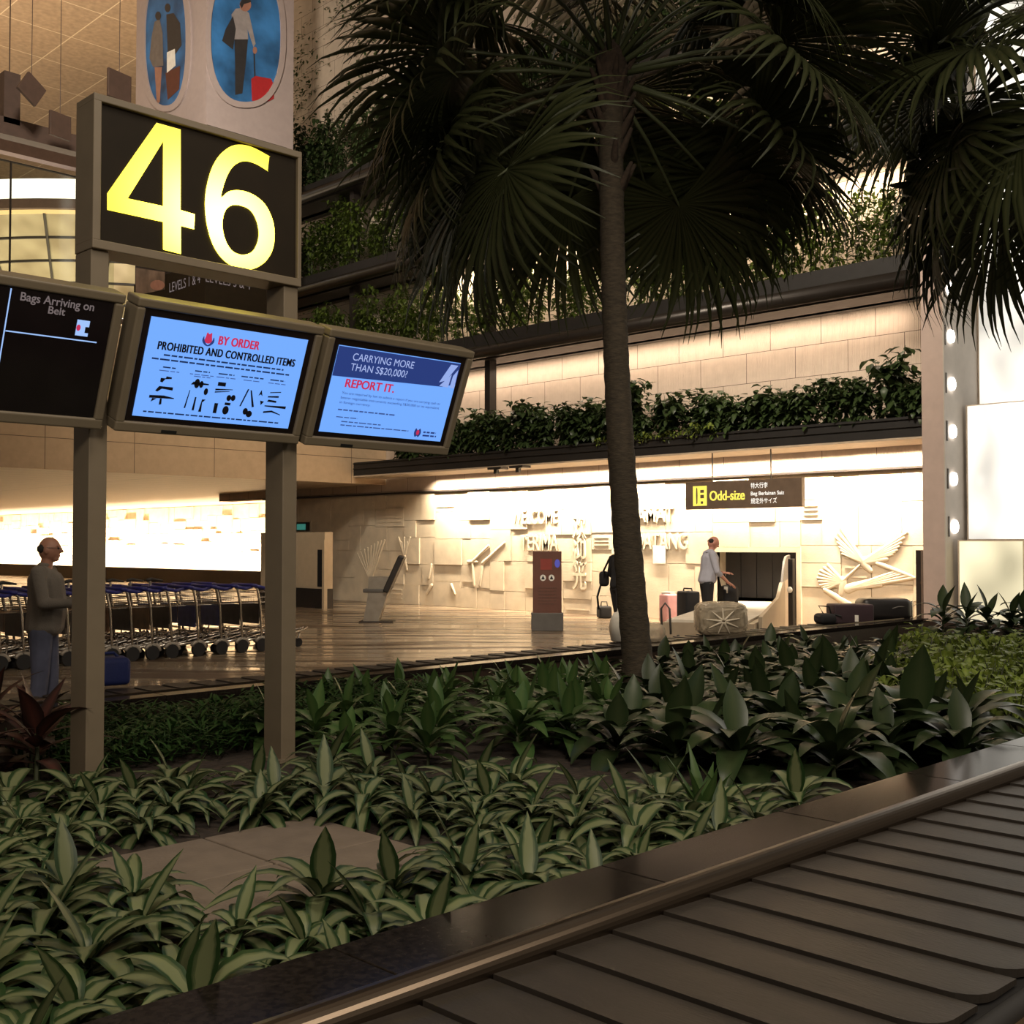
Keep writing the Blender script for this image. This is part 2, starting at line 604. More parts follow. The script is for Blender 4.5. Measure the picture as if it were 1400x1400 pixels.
def floor_mat():
    m = mat('polished_stone_floor', (0.34, 0.255, 0.17), 0.09, var=0.1, scale=1.2)
    nt, N, L, b = nodes(m)
    tc = N.new('ShaderNodeTexCoord')
    m0 = N.new('ShaderNodeMapping')
    m0.inputs['Rotation'].default_value = (0, 0, PI / 4)
    mp = N.new('ShaderNodeMapping')
    mp.inputs['Scale'].default_value = (0.22, 1.5, 1)
    L.new(tc.outputs['Object'], m0.inputs[0])
    L.new(m0.outputs[0], mp.inputs[0])
    nz = N.new('ShaderNodeTexNoise')
    nz.inputs['Scale'].default_value = 1.6
    nz.inputs['Detail'].default_value = 5
    L.new(mp.outputs[0], nz.inputs[0])
    rp = N.new('ShaderNodeValToRGB')
    rp.color_ramp.elements[0].position = 0.42
    rp.color_ramp.elements[1].position = 0.56
    rp.color_ramp.elements[0].color = (0.085, 0.055, 0.034, 1)
    rp.color_ramp.elements[1].color = (0.38, 0.29, 0.195, 1)
    L.new(nz.outputs[0], rp.inputs[0])
    br = N.new('ShaderNodeTexBrick')
    br.offset = 0
    br.inputs['Scale'].default_value = 1
    br.inputs['Brick Width'].default_value = 1.2
    br.inputs['Row Height'].default_value = 1.2
    br.inputs['Mortar Size'].default_value = 0.006
    L.new(tc.outputs['Object'], br.inputs[0])
    mx = N.new('ShaderNodeMixRGB')
    mx.inputs[2].default_value = (0.12, 0.085, 0.055, 1)
    L.new(br.outputs['Fac'], mx.inputs[0])
    L.new(rp.outputs[0], mx.inputs[1])
    L.new(mx.outputs[0], b.inputs['Base Color'])
    mr = N.new('ShaderNodeMapRange')
    mr.inputs['From Min'].default_value, mr.inputs['From Max'].default_value = 0.40, 0.58
    mr.inputs['To Min'].default_value, mr.inputs['To Max'].default_value = 0.38, 0.07
    L.new(nz.outputs[0], mr.inputs[0])
    L.new(mr.outputs[0], b.inputs['Roughness'])
    return m


M_['floor'] = floor_mat()


def glow(name, col, strength, noise=None, lo=0.5, hi=1.0, stretch=(1, 1, 1)):
    m = bpy.data.materials.new(name)
    nt, N, L, b = nodes(m)
    b.inputs['Base Color'].default_value = tuple(min(0.8, c) * 0.3 for c in col) + (1,)
    b.inputs['Emission Color'].default_value = tuple(col) + (1,)
    b.inputs['Emission Strength'].default_value = strength
    b.inputs['Roughness'].default_value = 0.3
    if noise:
        tc = N.new('ShaderNodeTexCoord')
        mp = N.new('ShaderNodeMapping')
        mp.inputs['Scale'].default_value = stretch
        nz = N.new('ShaderNodeTexNoise')
        nz.inputs['Scale'].default_value = noise
        nz.inputs['Detail'].default_value = 1
        L.new(tc.outputs['Object'], mp.inputs[0])
        L.new(mp.outputs[0], nz.inputs[0])
        mr = N.new('ShaderNodeMapRange')
        mr.inputs['From Min'].default_value, mr.inputs['From Max'].default_value = 0.35, 0.65
        mr.inputs['To Min'].default_value, mr.inputs['To Max'].default_value = lo * strength, hi * strength
        L.new(nz.outputs[0], mr.inputs[0])
        L.new(mr.outputs[0], b.inputs['Emission Strength'])
    return m


M_['screen'] = glow('lit_blue_white_screen', (0.17, 0.40, 1.0), 0.95)
M_['screen_deep'] = glow('lit_deep_blue_band', (0.022, 0.045, 0.20), 0.9)
M_['screen_pale'] = glow('lit_pale_blue', (0.30, 0.42, 0.85), 0.9)
M_['screen_dark'] = mat('dark_screen_glass', (0.010, 0.007, 0.008), 0.15)
M_['ink'] = mat('black_ink', (0.004, 0.004, 0.012), 0.5)
M_['ink_soft'] = glow('dim_screen_print', (0.05, 0.10, 0.30), 0.9)
M_['red'] = glow('red_screen_print', (0.55, 0.03, 0.10), 0.9)
M_['grey_text'] = glow('grey_screen_print', (0.16, 0.13, 0.13), 0.9)
M_['blue_line'] = glow('blue_screen_line', (0.35, 0.55, 1.0), 0.9)
M_['pale_text'] = glow('pale_screen_print', (0.38, 0.48, 0.85), 0.9)
M_['sign_yellow'] = glow('lit_yellow', (0.95, 0.80, 0.12), 1.1)
M_['sign_white'] = glow('lit_white', (1, 0.95, 0.85), 1.1)
M_['lamp'] = glow('lit_white_lamp', (1.0, 0.92, 0.85), 7.0)
M_['backlit'] = glow('backlit_white_panel', (1.0, 0.95, 0.84), 1.35, 1.3, 0.45, 1.1, (1, 0.8, 0.5))
M_['backlit_low'] = glow('backlit_cream_panel', (1.0, 0.88, 0.58), 1.1, 1.2, 0.45, 1.2, (1, 0.8, 0.7))

# ================================================================== the setting
def sbox(name, a, b, m):
    return struct(MB().box(a, b).build(name, m))


WX = 20.1          # plane of the carved wall
sbox('floor', (-6, -8, -0.1), (26, 72, 0), M_['floor'])

# --- carved stone wall (lower storey)
OY0, OY1, OZ = 12.05, 13.98, 1.47      # luggage opening
wb = MB()
wb.box((WX, 8.4, 0), (WX + 0.5, OY0, 3.03))
wb.box((WX, OY1, 0), (WX + 0.5, 31.2, 3.03))
wb.box((WX, OY0, OZ), (WX + 0.5, OY1, 3.03))
wall = struct(wb.build('wall_back', M_['stone']))


def guillotine(y0, z0, y1, z1, out, r):
    wd, hg = y1 - y0, z1 - z0
    if (wd < 1.1 and hg < 0.75) or (wd < 0.9 and r.random() < 0.35) or (wd * hg < 0.5 and r.random() < 0.4):
        out.append((y0, z0, y1, z1))
        return
    if wd > hg * 1.25:
        c = y0 + wd * r.uniform(0.35, 0.65)
        guillotine(y0, z0, c, z1, out, r)
        guillotine(c, z0, y1, z1, out, r)
    else:
        c = z0 + hg * r.uniform(0.35, 0.65)
        guillotine(y0, z0, y1, c, out, r)
        guillotine(y0, c, y1, z1, out, r)


rb = random.Random(5)
blocks = []
guillotine(8.45, 0, OY0 - 0.08, 3.0, blocks, rb)
for i in range(5):
    guillotine(OY1 + 0.08 + 3.4 * i, 0, OY1 + 0.08 + 3.4 * (i + 1), 3.0, blocks, rb)
guillotine(OY0 - 0.08, OZ + 0.1, OY1 + 0.08, 3.0, blocks, rb)
bl = MB()
for (a, b, c, d) in blocks:
    dep = rb.choice((0.012, 0.02, 0.025, 0.03, 0.04, 0.05))
    g = 0.006
    x0, x1 = WX - dep, WX + 0.02
    bl.box((x0, a + g, b + g), (x1, c - g, d - g))
    if rb.random() < 0.10:       # raised horizontal slips
        for q in range(rb.choice((1, 2, 3))):
            zz = b + (d - b) * (0.25 + 0.22 * q)
            bl.box((x0 - 0.016, a + 0.08, zz), (x0 + 0.01, c - 0.08, zz + 0.03))
struct(bl.build('carved_blocks', M_['stone'], wall))
# opening surround
sr = MB()
sr.box((WX - 0.07, OY0 - 0.1, 0), (WX + 0.1, OY0, OZ + 0.1)).box((WX - 0.07, OY1, 0), (WX + 0.1, OY1 + 0.1, OZ + 0.1)).box((WX - 0.07, OY0, OZ), (WX + 0.1, OY1, OZ + 0.1))
struct(sr.build('opening_surround', M_['stone_pale'], wall))
# carved reliefs, half sunk in the stone
X0 = WX - 0.04


def rp(px, py, x=X0):
    return hit(px, py, X=x)


def rib(mb, a, b, r0, r1):
    mb.caps(rp(*a), (0.028, r0, r0), rp(*b), (0.02, r1, r1))


cv = MB()
# two birds in the stone near the column
for (cx, cy, pts, body) in (
    (1180, 768, ((1150, 722), (1143, 735), (1148, 748), (1152, 757)), (1212, 764)),
    (1180, 768, ((1240, 728), (1232, 742), (1226, 752), (1220, 758)), (1190, 780)),
    (1152, 795, ((1132, 772), (1122, 780), (1118, 790), (1122, 800), (1128, 806)), (1150, 812)),
    (1160, 805, ((1205, 800), (1212, 790), (1222, 782), (1235, 784), (1248, 790)), (1190, 795)),
):
    for q0, q1 in zip(pts, pts[1:]):
        for k in range(2):
            rib(cv, (cx, cy), (q0[0] + (q1[0] - q0[0]) * k / 2, q0[1] + (q1[1] - q0[1]) * k / 2), 0.05, 0.028)
    rib(cv, (cx, cy), pts[-1], 0.05, 0.028)
    rib(cv, (cx, cy), body, 0.10, 0.05)
rib(cv, (1128, 806), (1165, 830), 0.05, 0.07)
rib(cv, (1152, 795), (1176, 772), 0.03, 0.02)
rib(cv, (1200, 770), (1250, 790), 0.05, 0.03)
struct(cv.build('carved_birds', M_['stone_pale'], wall, smooth=True))
cv = MB()
for i in range(9):     # fan palm relief
    rib(cv, (507, 795), (489 + i * 4.6, 757 - i * 2.6 + (max(0, i - 6)) * 1.2), 0.02, 0.03)
rib(cv, (507, 795), (510, 808), 0.05, 0.09)
struct(cv.build('carved_fan_palm', M_['stone_pale'], wall, smooth=True))
cv = MB()
for i in range(5):     # upright leaf and hand shapes
    rib(cv, (553, 760), (545 + i * 4, 735 + (i % 2) * 6), 0.05, 0.03)
rib(cv, (553, 760), (556, 778), 0.07, 0.05)
for (a, b) in (((648, 800), (646, 768)), ((656, 800), (660, 770)), ((646, 768), (668, 746)), ((660, 770), (690, 742)), ((640, 768), (652, 768)), ((586, 790), (590, 772)), ((590, 800), (583, 812)), ((617, 800), (622, 812))):
    rib(cv, a, b, 0.05, 0.035)
struct(cv.build('carved_figures', M_['stone_pale'], wall, smooth=True))
# raised greetings in the stone
WP = Plane((WX - 0.055, 30, 0), (0, -1, 0), (0, 0, 1))


def wall_text(body, px, py, hgt, width, name='raised_lettering'):
    p = rp(px, py, WX - 0.055)
    s, t = WP.st(p)
    return struct(text(name, body, WP, s, t, hgt, M_['stone_pale'], wall, width=width, bold=0.02, ext=0.016, h=0.0))


wall_text('WELCOME', 700, 716, 0.36, 1.55)
wall_text('SELAMAT', 846, 714, 0.34, 1.55)
wall_text('TERIMA', 712, 752, 0.40, 1.25)
wall_text('DATANG', 868, 750, 0.36, 1.45)
wall_text('\u6b22', 783, 735, 0.50, 0.42)
wall_text('\u8fce', 783, 770, 0.50, 0.42)
wall_text('\u5149', 783, 802, 0.50, 0.42)
struct(MB().box((WX - 0.09, 8.5, 3.03), (WX + 0.1, 31.2, 3.075)).build('trim_1', M_['dark_brown']))

# --- ribbed upper wall behind the planters
sbox('wall_upper', (WX, 8.4, 3.075), (WX + 0.5, 34, 20), M_['panel'])

# --- column and its side with the lamps
struct(MB().box((18.6, 8.376, 0), (19.99, 8.75, 20)).build('column_right', M_['column']))
struct(MB().box((18.62, 8.362, 0), (19.98, 8.374, 20)).box((18.6, 8.355, 0), (18.65, 8.376, 20)).build('column_side_panel', M_['column_side'], None))
# backlit stepped panels to the right of the column
for nm, x, y0, y1, z0, z1, m in (('wall_right_backlit_top', 19.96, 4.0, 8.34, 4.02, 20, 'backlit'), ('wall_right_backlit_middle', 19.35, 4.0, 8.30, 1.70, 4.02, 'backlit'), ('wall_right_backlit_low', 18.9, 4.0, 8.27, 0.0, 1.70, 'backlit_low')):
    pm = MB()
    n = 4
    wv = (y1 - y0) / n
    for i in range(n):     # each sheet bulges a little
        ya, yb = y0 + wv * i + 0.012, y0 + wv * (i + 1) - 0.012
        bm = bmesh.new()
        bmesh.ops.create_grid(bm, x_segments=8, y_segments=8, size=0.5)
        for q in bm.verts:
            yy, zz = q.co.x, q.co.y
            bulge = 0.06 * math.cos(PI * yy) * math.cos(PI * zz)
            q.co = Vector((x - bulge, (ya + yb) / 2 - yy * (yb - ya), z0 + 0.02 + (zz + 0.5) * (z1 - z0 - 0.04)))
        pm.bm(bm)
    bk = struct(pm.build(nm, M_[m], smooth=True))
    struct(MB().box((x + 0.01, y0, z0), (x + 0.06, y1 + 0.02, z1)).build('panel_frame', M_['lip'], bk))

# --- recess at the left: far stone wall, soffit, fascia, pier
sbox('wall_left', (25.4, 31.2, 0), (25.9, 72, 3.32), M_['stone'])
wl = bpy.data.objects['wall_left']
bl = MB()
bl2 = []
for i in range(9):
    guillotine(31.5 + 4.5 * i, 0.9, 31.5 + 4.5 * (i + 1), 3.3, bl2, rb)
for (a, b, c, d) in bl2:
    dep = rb.choice((0.01, 0.02, 0.04, 0.08, 0.14))
    bl.box((25.4 - dep, a + .01, b + .01), (25.42, c - .01, d - .01))
struct(bl.build('carved_blocks', M_['stone'], wl))
sbox('trim_2', (24.2, 31.4, 0), (24.6, 71, 0.6), M_['dark_brown'])
sbox('wall_return', (20.6, 31.1, 0), (25.4, 31.2, 3.32), M_['cream'])
sbox('ceiling_recess', (-2, 25.2, 3.32), (25.9, 72, 3.5), M_['soffit'])
sbox('wall_fascia', (-2, 25.1, 3.30), (20.1, 25.2, 5.05), M_['fascia'])
sbox('floor_upper', (-2, 25.2, 4.9), (37, 72, 5.0), M_['cream'])
sbox('wall_far', (-3, 72, 0), (37, 72.4, 20), M_['cream'])
sbox('wall_far_right', (37, 34, 3.4), (37.3, 72, 20), M_['cream'])
sbox('ceiling', (-10, 6, 19.2), (37, 72, 19.5), M_['ceiling'])

# pier with the dark slot
pr = MB()
pr.box((17.2, 23.95, 0.5), (17.45, 26.9, 1.95))
o = thing('partition_counter', 'cream partition block with a dark base standing under the low soffit', 'partition', (17.3, 25.4, 0))
pr.build('block', M_['cream'], o)
MB().box((17.15, 24.0, 0.0), (17.5, 26.95, 0.5)).build('base', M_['dark_brown'], o)
MB().box((17.19, 24.05, 0.55), (17.21, 24.25, 1.5)).build('slot', M_['void'], o)
MB().box((17.12, 23.86, 0), (17.22, 23.95, 1.75)).build('edge_post', M_['cream'], o)

# luggage opening: dark room with a strip curtain
dk = MB()
dk.box((WX + 0.5, OY0 - 0.3, -0.02), (WX + 2.4, OY1 + 0.3, 0.0)).box((WX + 2.3, OY0 - 0.3, 0), (WX + 2.4, OY1 + 0.3, 1.7)).box((WX + 0.5, OY0 - 0.3, 1.6), (WX + 2.4, OY1 + 0.3, 1.7))
dk.box((WX + 0.5, OY0 - 0.4, 0), (WX + 2.4, OY0 - 0.3, 1.7)).box((WX + 0.5, OY1 + 0.3, 0), (WX + 2.4, OY1 + 0.4, 1.7))
struct(dk.build('wall_opening_lining', M_['void']))
o = thing('strip_curtain', 'black rubber strip curtain hanging in the luggage opening of the carved wall', 'curtain', (WX + 0.35, 13, OZ))
for i in range(10):
    y = OY0 + 0.01 + i * 0.192
    MB().box((WX + 0.30 + 0.012 * (i % 2), y, 0.52), (WX + 0.308 + 0.012 * (i % 2), y + 0.186, OZ)).build('strip', M_['rubber'], o)

# ------------------------------------------------------------------ ceiling beams, glass, curved bridge
def beam(a, b, label):
    return struct(tag(MB().box(a, b).build('ceiling_beam', M_['truss']), label, 'beam'))


p = hit(20, 160, Y=29)
p, pt = hit(12, 172, Y=29), hit(12, 102, Y=29)
b1 = MB().box((p.x - 0.2, 28.8, p.z), (p.x + 0.2, 29.2, pt.z)).box((p.x - 0.012, 28.99, pt.z), (p.x + 0.012, 29.01, 19.2))
struct(b1.build('trim_4', M_['truss']))
p = hit(50, 186, Y=29)
struct(MB().box((2, 28.8, p.z - 0.22), (15.1, 29.2, p.z + 0.22)).build('trim_5', M_['truss']))
p = hit(30, 205, Y=38)
struct(MB().box((2, 37.9, p.z - 0.2), (24, 38.3, p.z + 0.2)).build('trim_6', M_['truss']))
for (px, py, s, rot, lb) in ((43, 122, 0.29, 0.55, 'tilted square dark panel hanging beside the left ceiling post'), (82, 172, 0.30, 0.0, 'upright square dark panel hanging left of the lit number sign'), (163, 118, 0.36, 0.0, 'square dark panel hanging between the number sign and the airplane window poster')):
    c = hit(px, py, Y=27.5)
    o = thing('ceiling_baffle', lb, 'ceiling panel', (c.x, c.y, c.z + s))
    M = Matrix.Translation(c) @ Matrix.Rotation(0.25, 4, 'Z') @ Matrix.Rotation(rot, 4, 'Y')
    MB().rbox((-s, -0.04, -s), (s, 0.04, s), 0.01, M).build('board', M_['truss'], o)
    MB().tube([(c.x, c.y, c.z + s * 0.8), (c.x, c.y, 19.25)], 0.009, 6).build('hanger_rod', M_['truss'], o)

gm = bpy.data.materials.new('clear_glass')
nt, N, L, b_ = nodes(gm)
mx = N.new('ShaderNodeMixShader'); tb = N.new('ShaderNodeBsdfTransparent'); gl = N.new('ShaderNodeBsdfGlossy')
tb.inputs[0].default_value = (0.9, 0.92, 0.86, 1)
gl.inputs['Roughness'].default_value = 0.05
mx.inputs[0].default_value = 0.06
L.new(tb.outputs[0], mx.inputs[1]); L.new(gl.outputs[0], mx.inputs[2]); L.new(mx.outputs[0], N['Material Output'].inputs[0])
M_['glass'] = gm
gtop = hit(14, 222, Y=25.25).z
gx = hit(14, 300, Y=25.25).x
for i in range(2):
    x0 = gx + 2.4 * (i - 1)
    o = thing('glass_screen', ('glass screen pane on the upper floor edge, cut by the left side of the frame', 'glass screen pane on the upper floor edge beside the lit number sign', 'glass screen pane on the upper floor edge behind the lit number sign')[i], 'glass screen', (x0 + 1.2, 25.25, 5.0))
    MB().box((x0 + 0.02, 25.24, 5.0), (x0 + 2.38, 25.26, gtop)).build('pane', M_['glass'], o)
    MB().box((x0 - 0.012, 25.22, 5.0), (x0 + 0.012, 25.28, gtop)).box((x0, 25.22, gtop), (x0 + 2.4, 25.28, gtop + 0.03)).build('joint', M_['pipe'], o)

# the round glazed bridge in the upper hall
cc = Vector((0, 0, 0))
q = (190 - 700) / FPX
dd = 50.0
cc = Vector(((1 + q) * dd / R2, (1 - q) * dd / R2, 0))
nearest = dd - 13.0


def zz(py, d=40.0):
    return CAMZ + (745 - py) / FPX * d


def ring(r0, z0, r1, z1, name, m, par, n=72, thick=0.15):
    mb = MB()
    vs_, fs = [], []
    for i in range(n):
        t = 2 * PI * i / n
        c, s = math.cos(t), math.sin(t)
        vs_ += [cc + Vector((r0 * c, r0 * s, z0)), cc + Vector((r1 * c, r1 * s, z1)), cc + Vector(((r1 - thick) * c, (r1 - thick) * s, z1)), cc + Vector(((r0 - thick) * c, (r0 - thick) * s, z0))]
    for i in range(n):
        a, b = i * 4, ((i + 1) % n) * 4
        for k in range(4):
            fs.append((a + k, b + k, b + (k + 1) % 4, a + (k + 1) % 4))
    mb.add(vs_, fs)
    return mb.build(name, m, par, smooth=False)


br_ = thing('round_glazed_bridge', 'round glazed bridge with a glowing white band seen behind the upper glass screen', 'bridge', (cc.x, cc.y, zz(420)))
M_['bridge_band'] = glow('lit_white_band', (1, 0.93, 0.82), 2.2)
M_['bridge_glass'] = glow('lit_shop_glazing', (0.62, 0.50, 0.27), 0.30, 0.9, 0.05, 1.8)
M_['gold'] = glow('warm_cove_line', (1.0, 0.6, 0.25), 0.9)
ring(10.9, zz(279), 10.9, zz(251), 'light_band', M_['bridge_band'], br_)
ring(11.0, zz(292), 11.0, zz(279), 'fascia_ring', M_['truss'], br_)
ring(10.7, zz(295.5), 10.8, zz(292), 'cove_line', M_['gold'], br_)
ring(7.2, zz(410), 10.6, zz(295), 'glazing', M_['bridge_glass'], br_, thick=0.05)
for k in range(4):
    t = (k + 1) / 4.6
    ring(10.65 - 3.4 * t, zz(295 + 115 * t) - 0.04, 10.65 - 3.4 * t, zz(295 + 115 * t) + 0.04, 'glazing_bar', M_['dark_brown'], br_, thick=0.1)
for k in range(28):
    a = 2 * PI * k / 28
    MB().tube([cc + Vector((7.25 * math.cos(a), 7.25 * math.sin(a), zz(410))), cc + Vector((10.65 * math.cos(a + 0.12), 10.65 * math.sin(a + 0.12), zz(295)))], 0.05, 5).build('upright_bar', M_['dark_brown'], br_)
MB().box((cc.x - 4, cc.y - 4, 5.0), (cc.x + 4, cc.y + 4, zz(406))).build('core', M_['cream'], br_)

# ------------------------------------------------------------------ poster column in the upper hall
PX, PY, PZ = 15.2, 26.5, 5.0
pc = thing('advertising_column', 'tall boxed advertising column with airplane window posters behind the lit number sign', 'advertising column', (16.5, 28.4, 5.0))
M_['poster'] = mat('pale_mauve_poster', (0.40, 0.33, 0.32), 0.5, var=0.04)
M_['sky'] = mat('poster_blue_sky', (0.03, 0.135, 0.34), 0.5, var=0.75, scale=0.9)
MB().box((PX + 0.03, PY + 0.03, PZ), (17.9, 30.4, 19.2)).build('core', M_['dark_brown'], pc)
zb = 9.6
MB().box((PX, PY, zb), (17.9, PY + 0.03, 19.2)).box((PX, PY + 0.04, zb), (PX + 0.03, 30.4, 19.2)).build('poster_panel', M_['poster'], pc)
MB().box((PX, PY, PZ), (17.9, PY + 0.02, zb - 0.6)).box((PX, PY + 0.02, PZ), (PX + 0.02, 30.4, zb - 0.6)).build('lower_glass_panel', M_['sign_face'], pc)
PR = Plane((PX, PY, 0), (1, 0, 0), (0, 0, 1))          # right face, seen from -Y
PL_ = Plane((PX, PY, 0), (0, -1, 0), (0, 0, 1))        # left face, seen from -X


def on(pl, px, py):
    h = hit(px, py, Y=PY) if pl is PR else hit(px, py, X=PX)
    return pl.st(h)


def px_poly(pl, pts):
    return [on(pl, *p) for p in pts]


def px_ellipse(pl, cx, cy, rx, ry, n=48):
    return px_poly(pl, ellipse(cx, cy, rx, ry, n, 2.4))


for pl, (cx, cy, rx, ry) in ((PR, (335, 50, 48, 90)), (PL_, (228, 55, 28, 90))):
    art('window_rim', [px_ellipse(pl, cx, cy, rx + 7, ry + 8), px_ellipse(pl, cx, cy, rx, ry)], pl, 0.02, M_['white'] if False else M_['poster'], pc, ext=0.03)
    art('window_sky', [px_ellipse(pl, cx, cy, rx, ry)], pl, 0.012, M_['sky'], pc)
F = lambda nm, pl, pts, m, h: art(nm, [px_poly(pl, pts)], pl, h, m, pc)
M_['art_grey'] = mat('poster_grey_print', (0.16, 0.14, 0.13), 0.5)
M_['art_shirt'] = mat('poster_shirt_print', (0.30, 0.27, 0.27), 0.5)
M_['art_dark'] = mat('poster_dark_print', (0.03, 0.028, 0.03), 0.5)
M_['art_red'] = mat('poster_red_print', (0.40, 0.02, 0.025), 0.5)
M_['art_skin'] = mat('poster_skin_print', (0.35, 0.17, 0.12), 0.5)
F('printed_trousers', PR, [(320, 50), (339, 50), (336, 85), (331, 128), (321, 130), (321, 90)], M_['art_dark'], 0.014)
F('printed_shirt', PR, [(316, 20), (322, 12), (332, 11), (340, 18), (349, 60), (346, 65), (338, 40), (339, 54), (319, 54)], M_['art_shirt'], 0.016)
F('printed_bag', PR, [(318, 22), (322, 40), (318, 68), (303, 56), (308, 40)], M_['art_dark'], 0.018)
F('printed_head', PR, ellipse(335, 7, 8, 9, 16), M_['art_skin'], 0.018)
F('printed_hair', PR, [(327, 6), (331, -3), (341, -2), (343, 3), (333, 6), (330, 12)], M_['art_dark'], 0.020)
F('printed_hand', PR, ellipse(348, 69, 3, 5, 12), M_['art_skin'], 0.018)
F('printed_case_handle', PR, [(346, 72), (348, 72), (349, 105), (347, 105)], M_['art_dark'], 0.016)
F('printed_case', PR, [(343, 108), (349, 104), (370, 108), (374, 116), (374, 135), (366, 139), (344, 138)], M_['art_red'], 0.018)
F('printed_woman_coat', PL_, [(212, 30), (219, 26), (223, 45), (224, 90), (210, 92), (205, 80), (208, 50)], M_['art_grey'], 0.016)
F('printed_woman_legs', PL_, [(212, 92), (222, 92), (219, 140), (215, 142)], M_['art_skin'], 0.014)
F('printed_woman_head', PL_, ellipse(217, 22, 4, 6, 14), M_['art_dark'], 0.018)
F('printed_man_suit', PL_, [(228, 20), (238, 18), (247, 32), (249, 62), (240, 75), (230, 75), (229, 45)], M_['art_dark'], 0.016)
F('printed_man_head', PL_, ellipse(230, 11, 4, 6, 14), M_['art_dark'], 0.018)
F('printed_paper', PL_, [(229, 72), (240, 67), (241, 90), (229, 100)], M_['paper'], 0.020)
F('printed_brown_case', PL_, [(227, 100), (247, 90), (246, 122), (230, 137)], mat('poster_brown_print', (0.10, 0.03, 0.02), 0.5), 0.018)
# band of lettering and small picture under the posters
s0, t0 = on(PL_, 232, 400)
text('column_lettering', 'LEVELS 1 & 4', PL_, s0, t0, 0.27, M_['grey_text'], pc, width=on(PL_, 274, 390)[0] - s0, h=0.01)
s0, t0 = on(PR, 281, 385)
text('column_lettering', 'LEVELS 3 & 4', PR, s0, t0, 0.24, M_['grey_text'], pc, width=on(PR, 342, 395)[0] - s0, h=0.01)
F('printed_picture', PL_, [(186, 366), (226, 372), (226, 396), (186, 404)], mat('printed_food_picture', (0.16, 0.11, 0.08), 0.5, var=0.7, scale=1.5), 0.012)
F('printed_dish', PL_, ellipse(216, 390, 10, 7, 20), M_['art_skin'], 0.016)

# ================================================================== planters on the wall
LV = [(3.48, 3.86), (6.09, 6.72), (8.75, 9.35), (11.45, 12.0)]
YE = [25.0, 28.5, 31.0, 31.0]
PLN = ['lowest', 'second', 'third', 'fourth']
FX = 18.9
for k, ((z0, z1), ye) in enumerate(zip(LV, YE)):
    o = thing('wall_planter', f'long black planter trough along the carved wall, {PLN[k]} level from the floor', 'planter', (19.3, 16, z0), 0, 'long wall planters')
    t = MB()
    zb_ = z0 + 0.02
    t.box((FX, 8.76, zb_), (FX + 0.04, ye, z1)).box((FX + 0.6, 8.76, zb_), (FX + 0.64, ye, z1)).box((FX + 0.04, 8.76, zb_), (FX + 0.6, ye, zb_ + 0.06)).box((FX + 0.04, ye - 0.04, zb_ + 0.06), (FX + 0.6, ye, z1)).box((FX + 0.04, 8.76, zb_ + 0.06), (FX + 0.6, 8.8, z1))
    t.build('trough', M_['planter'], o)
    MB().box((FX + 0.04, 8.8, z1 - 0.14), (FX + 0.6, ye - 0.04, z1 - 0.08)).build('soil', M_['soil'], o)
    if k == 0:
        MB().box((FX - 0.02, 8.76, z0 - 0.02), (FX + 1.15, ye, z0 + 0.015)).build('lip', M_['lip'], o)
        g = MB()
        for i in range(2):
            g.box((FX - 0.03, 8.76, z1 - 0.05 - 0.14 * i), (FX, ye, z1 - 0.02 - 0.14 * i))
        g.build('front_rail', M_['planter'], o)
    else:
        MB().tube([(FX - 0.12, 8.76, z0 + 0.16), (FX - 0.12, ye, z0 + 0.16)], 0.15, 16).build('rail_pipe', M_['pipe'], o, smooth=True)
        MB().box((FX + 0.02, 8.76, z0), (FX + 1.1, ye, z0 + 0.019)).build('underside', M_['dark_brown'], o)
    if k < 3:
        for y in (19.95, 25.4) if k < 2 else (19.95, 25.4, 29.0):
            if y < ye:
                MB().box((FX + 0.2, y - 0.09, z1 - 0.1), (FX + 0.42, y + 0.09, LV[k + 1][0])).build('support_post', M_['dark_brown'], o)
    br = MB()
    for y in (11, 15, 18.6, 21.2, 24):
        if y < ye:
            br.box((FX + 0.64, y - 0.05, z0 + 0.1), (WX, y + 0.05, z0 + 0.25))
    br.build('bracket', M_['dark_brown'], o)
    fx = MB().box((FX + 0.72, 9.0, z0 - 0.0), (FX + 0.9, ye - 1.5, z0 + 0.05))
    fx.build('light_housing', M_['dark_brown'], o)
for (px, py, lb) in ((676, 645, 'small dark spotlight bracket under the lowest planter, left of the palm trunk'), (706, 643, 'small dark spotlight bracket under the lowest planter, nearest the palm trunk on its left')):
    c = hit(px, py, X=18.7)
    o = thing('spot_bracket', lb, 'light fixture', (c.x, c.y, c.z))
    MB().box((18.68, c.y - 0.22, 3.40), (18.95, c.y + 0.22, 3.455)).build('housing', M_['dark_brown'], o)
    MB().box((18.72, c.y - 0.05, 3.3), (18.80, c.y + 0.05, 3.40)).build('lens', M_['black'], o)

# ------------------------------------------------------------------ lamps up the column side
CP = Plane((18.6, 8.355, 0), (1, 0, 0), (0, 0, 1))
lp0 = None
for py in (-58, 7, 72, 137, 202, 267, 331, 395, 460, 525, 590, 655, 720):
    c = hit(1298 + (py - 395) * 0.02, py, Y=8.355)
    if lp0 is None:
        lp0 = thing('round_wall_lamp', 'round white lamp glowing in the vertical row up the pale column side', 'wall lamp', c, 0, 'row of round lamps on the column')
        d = MB().tube([(0, 0.003, 0), (0, -0.035, 0)], 0.11, 20)
        d.build('lamp_face', M_['lamp'], lp0, world=False)
        MB().box((-0.215, -0.012, -0.17), (-0.185, 0.003, 0.17)).build('shield', M_['grey'], lp0, world=False)
    else:
        dup(lp0, c)

